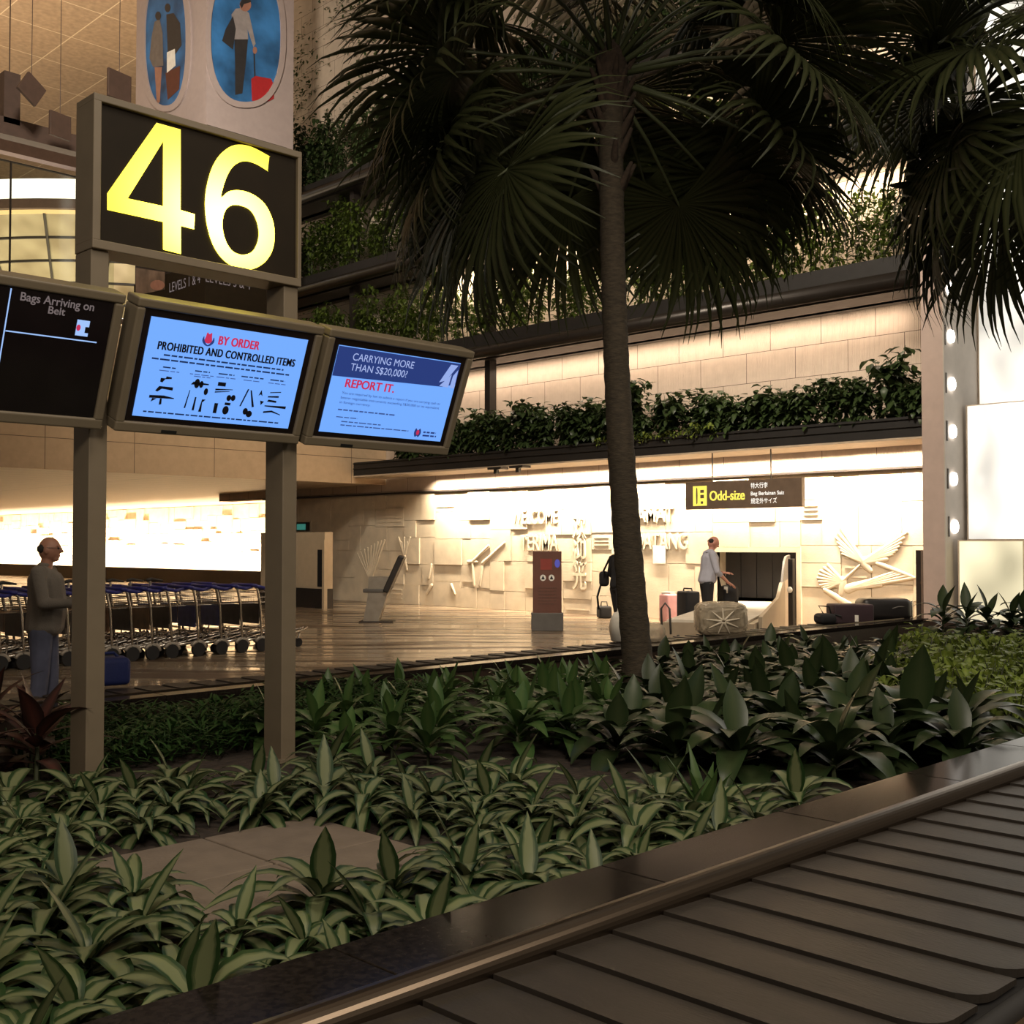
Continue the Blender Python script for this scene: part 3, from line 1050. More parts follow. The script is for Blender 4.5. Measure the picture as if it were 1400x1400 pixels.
# ------------------------------------------------------------------ hanging odd-size sign
a, b = hit(937, 660, X=18.92), hit(1096, 651, X=18.92)
zt, zl = a.z, a.z - 0.55
o = thing('hanging_sign', 'brown hanging sign with yellow Odd-size lettering over the luggage opening', 'sign', (18.92, (a.y + b.y) / 2, zl))
MB().rbox((18.92, b.y, zl), (19.04, a.y, zt), 0.01).build('sign_box', mat('brown_sign_box', (0.15, 0.105, 0.075), 0.45), o)
for py in (974, 1054):
    yy = hit(py, 640, X=18.98).y
    MB().tube([(18.98, yy, zt - 0.02), (18.98, yy, 3.47)], 0.014, 8).build('hanger_rod', M_['grey'], o)
SP = Plane((18.92, a.y, zl), (0, -1, 0), (0, 0, 1))
art('pictogram', [rect(0.19, 0.07, 0.53, 0.47), [(0.27, 0.12), (0.285, 0.10), (0.30, 0.12), (0.305, 0.28), (0.30, 0.42), (0.285, 0.45), (0.27, 0.42), (0.265, 0.28)],
                  rect(0.37, 0.33, 0.46, 0.39), rect(0.37, 0.22, 0.46, 0.29), rect(0.38, 0.11, 0.44, 0.16)], SP, 0.004, M_['sign_yellow'], o)
text('lettering', 'Odd-size', SP, 0.60, 0.17, 0.20, M_['sign_yellow'], o, width=0.82, bold=0.015, heavy=0.006, h=0.004)
text('lettering', '\u7279\u5927\u884c\u674e', SP, 1.56, 0.39, 0.085, M_['sign_white'], o, width=0.38, h=0.004, bold=0.01)
text('lettering', 'Beg Berlainan Saiz', SP, 1.56, 0.245, 0.075, M_['sign_white'], o, width=0.74, h=0.004, bold=0.02)
text('lettering', '\u898f\u5b9a\u5916\u30b5\u30a4\u30ba', SP, 1.56, 0.09, 0.085, M_['sign_white'], o, width=0.58, h=0.004, bold=0.01)

# exit sign and paper notice
c = hit(412, 720, X=20.0)
o = thing('exit_sign', 'small teal lit sign on the shaded wall right of the far post', 'sign', c)
MB().box((c.x - 0.02, c.y - 0.35, c.z - 0.13), (c.x + 0.1, c.y + 0.3, c.z + 0.13)).build('sign_box', M_['black'], o)
MB().box((c.x - 0.026, c.y - 0.25, c.z - 0.1), (c.x - 0.021, c.y + 0.2, c.z + 0.08)).build('lit_face', glow('teal_lit_face', (0.05, 0.25, 0.2), 0.6), o)
c = hit(901, 758, X=WX - 0.08)
tag(MB().box((WX - 0.075, c.y - 0.17, c.z - 0.2), (WX - 0.071, c.y + 0.17, c.z + 0.2)).build('paper_notice', M_['paper']), 'white paper notice stuck on the carved wall right of the palm trunk', 'notice')
c = hit(1258, 800, X=18.95)
tag(MB().box((18.9, c.y - 0.04, 0), (19.05, c.y + 0.05, 1.53)).build('dark_upright_bar', M_['dark_brown']), 'slim dark upright bar standing against the left edge of the column', 'bar')

# ================================================================== sign stand: two posts, number sign, monitors
for (x, lb) in ((2.955, 'olive grey square post carrying the screens, nearer and further left'), (4.29, 'olive grey square post carrying the screens, further right beside the paving')):
    o = thing('sign_post', lb, 'post', (x + 0.055, 6.55, 0.1), 0, 'posts of the sign stand')
    MB().rbox((x, 6.45, 0.1), (x + 0.112, 6.66, 3.36), 0.006).build('shaft', M_['post'], o)
    MB().box((x - 0.03, 6.42, 0.1), (x + 0.142, 6.69, 0.2)).build('base_plate', M_['post'], o)
sx0, sx1, sz0, sz1 = 2.95, 4.41, 3.36, 4.28
o = thing('belt_number_sign', 'lit black sign box with a large yellow 46 on top of two posts', 'sign', (3.68, 6.55, sz0))
fr = MB()
fr.rbox((sx0, 6.42, sz0), (sx1, 6.66, sz0 + 0.055), 0.006).rbox((sx0, 6.42, sz1 - 0.045), (sx1, 6.66, sz1), 0.006).rbox((sx0, 6.42, sz0 + .05), (sx0 + 0.05, 6.66, sz1 - .04), 0.006).rbox((sx1 - 0.03, 6.42, sz0 + .05), (sx1, 6.66, sz1 - .04), 0.006).box((sx0 + .04, 6.6, sz0 + .04), (sx1 - .02, 6.65, sz1 - .03))
fr.build('frame', M_['post'], o)
MB().box((sx0 + 0.05, 6.45, sz0 + 0.055), (sx1 - 0.03, 6.5, sz1 - 0.045)).build('face', M_['sign_face'], o)
NP = Plane((sx0, 6.45, 0), (1, 0, 0), (0, 0, 1))


def z1p(pts):
    return [NP.st(hit(x / 3.3333, y / 3.3333, Y=6.45)) for x, y in pts]


M_['ink_mid'] = glow('dark_blue_screen_print', (0.012, 0.03, 0.10), 0.9)
M_['digit'] = glow('lit_yellow_digit', (1.0, 0.78, 0.055), 3.2)
nt, N, L, b_ = nodes(M_['digit'])
tc = N.new('ShaderNodeTexCoord')      # tube lamps behind the face: brightest along the middle
sp_ = N.new('ShaderNodeSeparateXYZ')
L.new(tc.outputs['Object'], sp_.inputs[0])
def mnode(op, a, b=None):
    n = N.new('ShaderNodeMath'); n.operation = op
    for i, q in enumerate((a, b)):
        if q is None: continue
        if isinstance(q, (int, float)): n.inputs[i].default_value = q
        else: L.new(q, n.inputs[i])
    return n.outputs[0]
dz = mnode('ABSOLUTE', mnode('SUBTRACT', sp_.outputs[2], 0.34))
dx = mnode('ABSOLUTE', mnode('SUBTRACT', sp_.outputs[0], 0.14))
fall = mnode('ADD', mnode('MULTIPLY', mnode('POWER', dz, 2.0), 9.0), mnode('MULTIPLY', mnode('POWER', dx, 2.0), 4.5))
st_ = mnode('ADD', mnode('MULTIPLY', mnode('POWER', 2.718, mnode('MULTIPLY', fall, -1.1)), 18.0), 0.95)
L.new(st_, b_.inputs['Emission Strength'])
four = [(712, 560), (822, 591), (821, 958), (886, 977), (883, 1045), (823, 1030), (823, 1158), (742, 1138), (742, 1012), (487, 957), (487, 882)]
art('digit_four', [z1p(four), z1p([(742, 645), (742, 940), (580, 905)])], NP, 0.004, M_['digit'], o)
six_o = [(1226, 712), (1226, 713), (1222, 745), (1218, 778), (1217, 779), (1165, 748), (1110, 735), (1062, 758), (1028, 815), (1006, 898), (1040, 874), (1090, 868), (1150, 886), (1205, 930), (1240, 1000), (1250, 1070), (1240, 1140), (1205, 1195), (1150, 1226), (1085, 1224), (1020, 1188), (970, 1118), (941, 1020), (933, 920), (945, 830), (972, 750), (1012, 695), (1068, 662), (1140, 668), (1224, 711)]
six_i = [(1085, 935), (1135, 955), (1165, 1000), (1178, 1060), (1170, 1110), (1145, 1150), (1100, 1162), (1055, 1142), (1025, 1092), (1012, 1030), (1020, 972), (1045, 940)]
art('digit_six', [smooth_loop(z1p(six_o), 4), smooth_loop(z1p(six_i), 4)], NP, 0.004, M_['digit'], o)
MB().tube([(sx0 + 0.75, 6.44, sz1 + 0.002), (sx0 + 1.35, 6.44, sz1 + 0.002)], 0.006, 6).build('top_seal', M_['black'], o)

# --- monitors: shell tilted forward; local x along the face, local z up the face, -y towards the viewer
TILT = math.atan2(0.30, 0.74)


def monitor(x0, label):
    W, H, D = 1.285, 0.80, 0.16
    o = thing('monitor', label, 'monitor', (x0, 6.35, 2.285), 0, 'tilted information monitors')
    M = Matrix.Translation((x0, 6.35, 2.285)) @ Matrix.Rotation(TILT, 4, 'X')
    sh = MB()
    t = 0.055
    sh.rbox((0, 0, 0), (W, D, t + 0.01), 0.012, M).rbox((0, 0, H - t), (W, D, H), 0.012, M).rbox((0, 0, t), (t, D, H - t), 0.012, M).rbox((W - t, 0, t), (W, D, H - t), 0.012, M).box((t, 0.09, t), (W - t, D, H - t), M)
    sh.build('shell', M_['housing'], o)
    MB().box((t, 0.02, t), (W - t, 0.03, H - t), M).build('bezel', M_['bezel'], o)
    MB().box((W / 2 - 0.35, -0.004, 0.012), (W / 2 - 0.25, 0.01, 0.03), M).build('infrared_window', M_['black'], o)
    MB().box((W * 0.25, D - .01, H * 0.3), (W * 0.75, D + 0.10, H * 0.6), M).build('mount_bracket', M_['dark_brown'], o)
    a = M @ Vector((t + 0.045, 0.015, t + 0.045))
    pl = Plane(a, (1, 0, 0), M.to_3x3() @ Vector((0, 0, 1)))
    return o, pl, W - 2 * t - 0.09, H - 2 * t - 0.09


def panel(name, pl, s0, t0, s1, t1, h, m, par):
    mb = MB()
    vs_ = [pl.at(s, t, k) for k in (h - 0.002, h) for s, t in rect(s0, t0, s1, t1)]
    mb.add(vs_, [(3, 2, 1, 0), (4, 5, 6, 7), (0, 1, 5, 4), (1, 2, 6, 5), (2, 3, 7, 6), (3, 0, 4, 7)])
    return mb.build(name, m, par)


def word_bars(rows, r):
    """small illegible print as word-long dashes: rows of (s0, s1, t, height)"""
    out = []
    for (s0, s1, t, hh) in rows:
        s = s0
        while s < s1:
            e = min(s1, s + r.uniform(0.02, 0.065))
            out.append(rect(s, t, e, t + hh))
            s = e + 0.009
    return out


rw = random.Random(9)
# left monitor: dark arrivals page
o, pl, W, H = monitor(1.70, 'dark arrivals monitor reading Bags Arriving on Belt, left of the three')
sc_ = panel('screen', pl, -0.04, -0.04, W + 0.04, H + 0.04, 0.0, M_['screen_dark'], o)


def onm(x, y):
    p = hit(x, y, Y=6.2)
    # intersect the tilted plane
    d = p - Vector((0, 0, CAMZ))
    t = (pl.o - Vector((0, 0, CAMZ))).dot(pl.n) / d.dot(pl.n)
    return pl.st(Vector((0, 0, CAMZ)) + d * t)


s0, t0 = onm(27, 410)
text('lettering', 'Bags Arriving on', pl, s0, t0, 0.047, M_['grey_text'], sc_, width=onm(128, 423)[0] - s0, h=0.004, bold=0.02)
s0, t0 = onm(65, 428)
text('lettering', 'Belt', pl, s0, t0, 0.043, M_['grey_text'], sc_, width=onm(88, 432)[0] - s0, h=0.004, bold=0.02)
a_, b__ = onm(15, 394), onm(0, 510)
art('rule_line', [rect(a_[0] - 0.003, 0.12, a_[0] + 0.004, a_[1])], pl, 0.003, M_['blue_line'], sc_)
t_ = onm(70, 460)[1]
art('rule_line', [rect(a_[0] + 0.006, t_ - 0.004, onm(132, 467)[0], t_ + 0.003)], pl, 0.003, M_['blue_line'], sc_)
a_, b__ = onm(102, 458), onm(123, 439)
art('airline_logo', [rect(a_[0], a_[1], b__[0], b__[1])], pl, 0.003, M_['blue_line'], sc_)
art('airline_logo_mark', [ellipse(a_[0] + 0.012, (a_[1] + b__[1]) / 2, 0.012, 0.018, 16)], pl, 0.005, M_['red'], sc_)
art('airline_logo_mark', [rect(a_[0] + 0.05, a_[1] + 0.02, b__[0], b__[1] - 0.035)], pl, 0.005, M_['screen_dark'], sc_)

# middle monitor: prohibited items notice
o, pl, W, H = monitor(3.06, 'blue lit monitor headed BY ORDER listing prohibited items, middle of the three')
sc_ = panel('screen', pl, 0, 0, W, H, 0.0, M_['screen'], o)
text('heading', 'BY ORDER', pl, 0.455, 0.492, 0.055, M_['red'], sc_, width=0.285, bold=0.02, heavy=0.0020, spacing=1.05, h=0.003)
text('heading', 'PROHIBITED AND CONTROLLED ITEMS', pl, W / 2 + 0.005, 0.415, 0.050, M_['ink'], sc_, width=0.95, align='CENTER', bold=0.02, heavy=0.0016, spacing=1.08, h=0.003)
art('crest', [smooth_loop([(0.36, 0.50), (0.385, 0.487), (0.41, 0.50), (0.405, 0.53), (0.40, 0.555), (0.385, 0.545), (0.37, 0.555), (0.365, 0.53)], 4)], pl, 0.003, M_['red'], sc_)
art('crest_laurel', [smooth_loop([(0.345, 0.50), (0.352, 0.53), (0.36, 0.505), (0.385, 0.478), (0.41, 0.505), (0.418, 0.53), (0.425, 0.50), (0.40, 0.474), (0.37, 0.474)], 3)], pl, 0.004, M_['screen_deep'], sc_)
for row in [(0.12, 0.95, 0.380, 0.010), (0.05, 1.0, 0.352, 0.010), (0.06, 1.0, 0.028, 0.009), (0.13, 0.22, 0.308, 0.008), (0.34, 0.44, 0.308, 0.008), (0.50, 0.61, 0.308, 0.008), (0.66, 0.82, 0.308, 0.008), (0.87, 0.98, 0.308, 0.008)]:
    art('small_print', word_bars([row], rw), pl, 0.003, M_['ink_mid'], sc_)
for row in [(0.11, 0.24, 0.288, 0.005), (0.31, 0.47, 0.288, 0.005), (0.49, 0.63, 0.288, 0.005), (0.68, 0.8, 0.288, 0.005), (0.86, 0.99, 0.288, 0.005), (0.34, 0.45, 0.276, 0.005)]:
    art('small_print', word_bars([row], rw), pl, 0.003, M_['ink_soft'], sc_)
pic = []
pic += [[(0.13, 0.245), (0.20, 0.245), (0.20, 0.255), (0.165, 0.258), (0.16, 0.24), (0.145, 0.218), (0.13, 0.222)]]
pic += [[(0.11, 0.165), (0.13, 0.195), (0.22, 0.195), (0.22, 0.175), (0.15, 0.18), (0.125, 0.16)]]
pic += [[(0.08, 0.118), (0.24, 0.124), (0.24, 0.13), (0.17, 0.14), (0.08, 0.135)], [(0.15, 0.12), (0.162, 0.12), (0.166, 0.085), (0.15, 0.08)], [(0.10, 0.118), (0.13, 0.118), (0.095, 0.095)]]
pic += [ellipse(0.37, 0.235, 0.018, 0.03, 16), ellipse(0.40, 0.232, 0.014, 0.022, 16), [(0.33, 0.225), (0.345, 0.245), (0.45, 0.24), (0.45, 0.232)], ellipse(0.44, 0.19, 0.014, 0.022, 16)]
pic += [[(0.315, 0.075), (0.325, 0.075), (0.335, 0.19), (0.33, 0.19)], [(0.37, 0.065), (0.385, 0.065), (0.385, 0.15), (0.375, 0.15)], [(0.415, 0.06), (0.435, 0.06), (0.43, 0.12), (0.45, 0.14), (0.425, 0.14)]]
pic += [rect(0.51, 0.235, 0.565, 0.26), [(0.50, 0.205), (0.62, 0.218), (0.62, 0.222), (0.50, 0.216)], [(0.50, 0.19), (0.60, 0.205), (0.60, 0.209), (0.50, 0.198)]]
pic += [ellipse(0.605, 0.165, 0.016, 0.02, 16), ellipse(0.635, 0.168, 0.016, 0.02, 16), rect(0.515, 0.06, 0.54, 0.125), rect(0.585, 0.118, 0.625, 0.135), ellipse(0.60, 0.085, 0.022, 0.028, 18)]
pic += [[(0.69, 0.12), (0.70, 0.12), (0.735, 0.235), (0.725, 0.235)], [(0.745, 0.23), (0.755, 0.23), (0.795, 0.125), (0.78, 0.12)], ellipse(0.74, 0.09, 0.018, 0.022, 16), ellipse(0.77, 0.075, 0.022, 0.022, 16), [(0.81, 0.20), (0.825, 0.24), (0.84, 0.20), (0.825, 0.21)], [(0.83, 0.17), (0.86, 0.165), (0.84, 0.14)]]
pic += [[(0.89, 0.225), (0.97, 0.235), (0.97, 0.241), (0.89, 0.231)], [(0.88, 0.195), (0.96, 0.20), (0.96, 0.212), (0.88, 0.204)], [(0.88, 0.168), (0.95, 0.165), (0.95, 0.178), (0.89, 0.182)], [(0.87, 0.135), (1.03, 0.13), (1.03, 0.148), (0.87, 0.142)], [(0.87, 0.09), (0.93, 0.10), (1.0, 0.085), (1.0, 0.09), (0.93, 0.112), (0.87, 0.102)]]
pic = [[(x, y) for x, y in q] for q in pic]
for q_ in pic:
    art('item_picture', [q_], pl, 0.003, M_['ink'], sc_)

# right monitor: currency notice
o, pl, W, H = monitor(4.39, 'blue lit monitor reading REPORT IT, right of the three')
sc_ = panel('screen', pl, 0, 0, W, H, 0.0, M_['screen'], o)
art('header_band', [[(0.0, H - 0.005), (W, H - 0.005), (W, H - 0.16), (W - 0.12, H - 0.19), (0.0, H - 0.21)]], pl, 0.002, M_['screen_deep'], sc_)
art('header_chevron', [[(W - 0.16, H - 0.16), (W - 0.09, H - 0.02), (W - 0.02, H - 0.02), (W - 0.10, H - 0.14)], [(W - 0.05, H - 0.19), (W - 0.045, H - 0.10), (W - 0.01, H - 0.05), (W - 0.005, H - 0.19)], [(W - 0.15, H - 0.185), (W - 0.06, H - 0.09), (W - 0.065, H - 0.19)]], pl, 0.004, M_['screen_pale'], sc_)
text('heading', 'CARRYING MORE', pl, 0.13, H - 0.088, 0.052, M_['pale_text'], sc_, width=0.53, h=0.004)
text('heading', 'THAN S$20,000?', pl, 0.13, H - 0.158, 0.052, M_['pale_text'], sc_, width=0.49, h=0.004)
text('heading', 'REPORT IT.', pl, 0.12, H - 0.275, 0.060, M_['red'], sc_, width=0.42, h=0.004, bold=0.02, heavy=0.0015)
body = 'You are required by law to submit a report if you are carrying cash or'
for i, (ln, wd) in enumerate((('You are required by law to submit a report if you are carrying cash or', 0.88), ('bearer negotiable instruments exceeding S$20,000 or its equivalent', 0.88), ('in foreign currency.', 0.26))):
    text('small_print', ln, pl, 0.11, H - 0.325 - 0.033 * i, 0.018, M_['screen_deep'], sc_, width=wd, h=0.003)
for row in [(0.11, 0.60, H - 0.44, 0.010), (0.11, 0.29, H - 0.49, 0.007), (0.16, 0.5, H - 0.52, 0.008), (0.16, 0.76, H - 0.545, 0.008)]:
    art('small_print', word_bars([row], rw), pl, 0.003, M_['ink_soft'], sc_)
art('crest', [smooth_loop([(0.83, 0.02), (0.815, 0.05), (0.825, 0.085), (0.845, 0.07), (0.865, 0.085), (0.878, 0.05), (0.86, 0.02), (0.846, 0.03)], 4)], pl, 0.003, M_['screen_deep'], sc_)
art('crest_centre', [ellipse(0.847, 0.055, 0.014, 0.02, 18)], pl, 0.005, M_['red'], sc_)
art('small_print', word_bars([(0.90, 1.02, 0.055, 0.012), (0.90, 1.03, 0.03, 0.012)], rw), pl, 0.003, M_['screen_deep'], sc_)

# ================================================================== baggage carousel around the bed
BZ, GZ = 0.40, 0.45


def carousel(side, label):
    """side 0: near belt, 1: far belt"""
    if side == 0:
        x0, x1, yi, yo, gi, gr = -0.4, 17.6, 2.355, 1.30, 2.425, 2.745
    else:
        x0, x1, yi, yo, gi, gr = -0.4, 17.6, 8.52, 9.30, 8.46, 8.20
    sg = 1 if side == 0 else -1
    o = thing('baggage_carousel', label, 'baggage carousel', ((x0 + x1) / 2, (yi + yo) / 2, 0), 0, None)
    lo, hi = sorted((yi, yo))
    MB().box((x0, lo - 0.02, 0.02), (x1, hi + 0.02, BZ - 0.03)).build('belt_bed', M_['black'], o)
    # one slat: flat plate with rounded outer corners
    wd, r = abs(yi - yo), 0.10
    n = 5
    sp = 0.263
    pts = [(0.0, 0.0)]
    pts = [(sp - 0.012, 0), (sp - 0.012, wd)]
    for k in range(n + 1):
        t = k / n * PI / 2
        pts.append((r - r * math.sin(t), wd - r + r * math.cos(t)))
    pts.append((0.0, 0))
    if side:
        pts = [(x, y) for x, y in pts]
    else:
        pts = [(x, -y) for x, y in pts][::-1]
    mb = MB()
    k = len(pts)
    zt = [0.004 + 0.010 * (1 - x / sp) for x, y in pts]
    vs_ = [(x, y, -0.012) for x, y in pts] + [(x, y, z) for (x, y), z in zip(pts, zt)]
    fs = [tuple(range(k))[::-1], tuple(range(k, 2 * k))] + [(i, (i + 1) % k, k + (i + 1) % k, k + i) for i in range(k)]
    mb.add(vs_, fs)
    me = mb.mesh('slat')
    me.materials.append(M_['slat'])
    ns = int((x1 - x0) / sp) - 1
    for i in range(ns):
        s = bpy.data.objects.new('slat', me)
        COL.objects.link(s)
        s.parent = o
        s.location = (x0 + 0.05 + i * sp - o.location.x, yi - o.location.y, BZ - 0.012)
    # rounded steel skirt between the granite and the belt
    pr = []
    for q in range(9):
        t = q / 8 * PI / 2
        pr.append((gi - sg * (gi - yi) * sg * math.sin(t) * sg if False else gi + (yi - gi) * math.sin(t), GZ + 0.01 - 0.06 * (1 - math.cos(t))))
    pr += [(yi, 0.30), (gi, 0.30)]
    MB().prism(pr if side else pr, x0, x1, 'x').build('steel_skirt', M_['steel'], o, smooth=False)
    a, b = sorted((gi, gr))
    kerb = MB()
    x = x0
    while x < x1 - 0.1:
        e = min(x1, x + 1.2)
        kerb.rbox((x + 0.002, a, GZ - 0.06), (e - 0.002, b, GZ), 0.004, seg=2)
        x = e
    kerb.build('granite_ledge', M_['granite'], o)
    MB().box((x0, a + 0.02, 0.0), (x1, b - 0.02, GZ - 0.06)).build('granite_side', M_['granite_side'], o)
    # outer rubber bumper
    sgn = -1 if side == 0 else 1
    MB().tube([(x0, yo + sgn * 0.035, BZ - 0.05), (x1, yo + sgn * 0.035, BZ - 0.05)], 0.03, 10).build('rubber_bumper', M_['rubber'], o, smooth=True)
    lo, hi = sorted((yo + sgn * 0.021, yo + sgn * 0.045))
    MB().box((x0, lo, 0.0), (x1, hi, BZ - 0.08)).build('outer_skirt', M_['steel'], o)
    return o


carousel(0, 'slatted baggage belt in the foreground with a steel skirt and dark granite ledge')
carousel(1, 'slatted baggage belt on the far side of the planted bed, carrying the bags')
# end returns of the loop ledge
struct(MB().box((17.3, 2.8, 0), (17.6, 8.15, 0.44)).build('trim_3', M_['granite_side']))
struct(MB().box((-0.4, 2.76, 0.0), (17.3, 8.18, 0.18)).build('floor_soil_bed', M_['soil']))
SOIL = 0.18
# pavers
pvb = None
for i in range(2):
    for j in range(2):
        loc = (2.55 + 0.63 * i, 4.03 + 0.63 * j, SOIL)
        if pvb is None:
            pvb = MB().rbox((-0.31, -0.31, -0.02), (0.31, 0.31, 0.03), 0.008).build('paving_slab', M_['paver'], None)
            oo = pvb
        else:
            oo = pvb.copy()
            COL.objects.link(oo)
        oo.location = loc
        tag(oo, 'square brown paving slab set in the planted bed, ' + (('nearest the granite ledge', 'on the side towards the left post') if i == 0 else ('on the side towards the granite ledge and palm', 'furthest back towards the right post'))[j], 'paving slab', 'paving slabs in the bed')

# ================================================================== luggage
def bag_soft(name, c, s, r, m, parent, rz=0.0, M=None):
    MM = Matrix.Translation(c) @ Matrix.Rotation(rz, 4, 'Z') @ (M or Matrix())
    return MB().rbox((-s[0] / 2, -s[1] / 2, 0), (s[0] / 2, s[1] / 2, s[2]), r, MM, 4).build(name, m, parent, smooth=True)


BT = BZ + 0.006
# wrapped suitcase on the far belt
c = hit(985, 868, Z=BT)
o = thing('wrapped_suitcase', 'suitcase lying wrapped in crinkled clear plastic on the far belt', 'suitcase', c)
bag_soft('case', c, (0.62, 0.44, 0.42), 0.09, M_['machine'], o, -0.75)
wr = MB()
bm = bmesh.new()
bmesh.ops.create_icosphere(bm, subdivisions=4, radius=1)
rr = random.Random(3)
Mz = Matrix.Rotation(-0.75, 3, 'Z')
for v in bm.verts:
    p = v.co
    p = Vector((math.copysign(abs(p.x) ** 0.45, p.x) * 0.34, math.copysign(abs(p.y) ** 0.45, p.y) * 0.25, math.copysign(abs(p.z) ** 0.45, p.z) * 0.222))
    p *= 1 + rr.uniform(-0.025, 0.03)
    v.co = Mz @ p + Vector(c) + Vector((0, 0, 0.224))
wr.bm(bm)
wm = M_['wrap']
nt, N, L, b_ = nodes(wm)
mx = N.new('ShaderNodeMixShader'); tb = N.new('ShaderNodeBsdfTransparent'); mx.inputs[0].default_value = 0.62
L.new(tb.outputs[0], mx.inputs[1]); L.new(b_.outputs[0], mx.inputs[2]); L.new(mx.outputs[0], N['Material Output'].inputs[0])
wr.build('plastic_wrap', wm, o)
cr = MB()
for k in range(9):
    a = k * 0.7 + 0.2
    v = Vector((math.cos(a) * 0.22 * R2 / 2, -math.cos(a) * 0.22 * R2 / 2, math.sin(a) * 0.17))
    p0 = Vector(c) + Vector((-0.20, -0.19, 0.2))
    cr.caps(p0 + v * 0.15, 0.018, p0 + v + Vector((0.02, 0.02, 0)), 0.007)
cr.build('wrap_folds', mat('wrap_fold', (0.6, 0.52, 0.4), 0.25), o, smooth=True)

# dark cases at the right of the far belt
c = hit(1162, 852, Z=BT)
o = thing('small_dark_case', 'maroon black box case with a pale tag on the far belt, below the carved birds', 'suitcase', c)
bag_soft('shell', c, (0.62, 0.42, 0.30), 0.03, M_['maroon'], o, -0.75)
MB().box((c.x - 0.16, c.y - 0.23, c.z + 0.04), (c.x - 0.155, c.y - 0.17, c.z + 0.14)).build('tag', M_['white'], o)
MB().tube([(c.x - 0.30, c.y + 0.1, c.z + 0.12), (c.x - 0.36, c.y + 0.06, c.z + 0.15), (c.x - 0.3, c.y - 0.02, c.z + 0.12)], 0.014).build('handle', M_['black'], o)
c = hit(1207, 848, Z=BT)
o = thing('large_dark_suitcase', 'large black suitcase lying flat on the far belt nearest the column', 'suitcase', c)
bag_soft('shell', c, (0.80, 0.5, 0.36), 0.10, M_['leather'], o, -0.75)
MB().tube([(c.x - 0.12, c.y - 0.22, c.z + 0.20), (c.x - 0.05, c.y - 0.30, c.z + 0.23), (c.x + 0.1, c.y - 0.40, c.z + 0.23)], 0.012).build('handle', M_['grey'], o)
for k in (-1, 1):
    q = c + Vector((0.36 + 0.03 * k, -0.28 + 0.05 * k, 0.17))
    MB().caps(q + Vector((0, 0, -0.13)), 0.02, q + Vector((0, 0, 0.13)), 0.02).build('corner_guard', M_['chrome'], o, smooth=True)
c = hit(1128, 853, Z=BT)
o = thing('duffel_bag', 'low dark bag with loose straps at the left of the dark cases', 'bag', c)
bag_soft('body', c, (0.26, 0.36, 0.16), 0.06, M_['dark_cloth'], o, -0.7)
MB().tube([c + Vector((-0.06, -0.02, 0.14)), c + Vector((-0.1, 0.05, 0.28)), c + Vector((-0.02, -0.08, 0.27)), c + Vector((0.05, -0.08, 0.14))], 0.013).build('strap', M_['dark_cloth'], o)

# clear bag with loop handle, white bag
c = hit(892, 878, Z=BT)
o = thing('clear_carrier_bag', 'crumpled clear carrier bag with a loop handle on the far belt right of the trunk', 'bag', c)
bag_soft('body', c, (0.30, 0.30, 0.24), 0.09, M_['wrap'], o, -0.7)
MB().tube([c + Vector((0.06, -0.10, 0.2)), c + Vector((0.05, -0.10, 0.42)), c + Vector((0.09, -0.13, 0.49)), c + Vector((0.13, -0.17, 0.42)), c + Vector((0.14, -0.18, 0.1))], 0.014).build('handle', M_['grey'], o, smooth=True)
c = hit(849, 877, Z=BT)
o = thing('white_plastic_bag', 'tall white plastic bag standing on the far belt left of the trunk', 'bag', c)
mb = MB()
ringn = 14
prof = ((0.0, 0.10, 0.0), (0.02, 0.13, 0.0), (0.18, 0.145, 0.0), (0.30, 0.13, 0.0), (0.36, 0.09, 0.0), (0.38, 0.03, 0.0))
vs_, fs = [], []
for (zz_, rr_, _) in prof:
    for k in range(ringn):
        t = 2 * PI * k / ringn
        w_ = rr_ * (1 + 0.06 * math.sin(5 * t + zz_ * 20))
        vs_.append(c + Vector((math.cos(t) * w_ * 1.05, math.sin(t) * w_, zz_)))
for i in range(len(prof) - 1):
    for k in range(ringn):
        fs.append((i * ringn + k, i * ringn + (k + 1) % ringn, (i + 1) * ringn + (k + 1) % ringn, (i + 1) * ringn + k))
fs.append(tuple(range(ringn))[::-1]); fs.append(tuple((len(prof) - 1) * ringn + k for k in range(ringn)))
mb.add(vs_, fs)
mb.build('sack', M_['white'], o, smooth=True)
MB().tube([c + Vector((-0.03, 0.03, 0.36)), c + Vector((-0.02, 0.02, 0.45)), c + Vector((0.03, -0.03, 0.45)), c + Vector((0.03, -0.03, 0.36))], 0.009).build('handle', M_['white'], o)

# blue bag on the far belt, behind the left post
c = hit(146, 936, Z=BT)
o = thing('blue_bag', 'navy blue soft bag on the far belt beside the left post', 'bag', c)
bag_soft('body', c, (0.36, 0.30, 0.24), 0.05, M_['navy'], o, -0.3)
MB().tube([c + Vector((-0.1, -0.02, 0.235)), c + Vector((-0.06, -0.02, 0.275)), c + Vector((0.05, -0.02, 0.275)), c + Vector((0.09, -0.02, 0.235))], 0.014).build('handle', M_['navy'], o)

# ------------------------------------------------------------------ odd-size machine
A = Vector((14.2, 10.9)); dv = Vector((0.894, 0.447)); nv = Vector((0.447, -0.894))


def mm(l, w):
    p = A + dv * l + nv * w
    return (p.x, p.y)


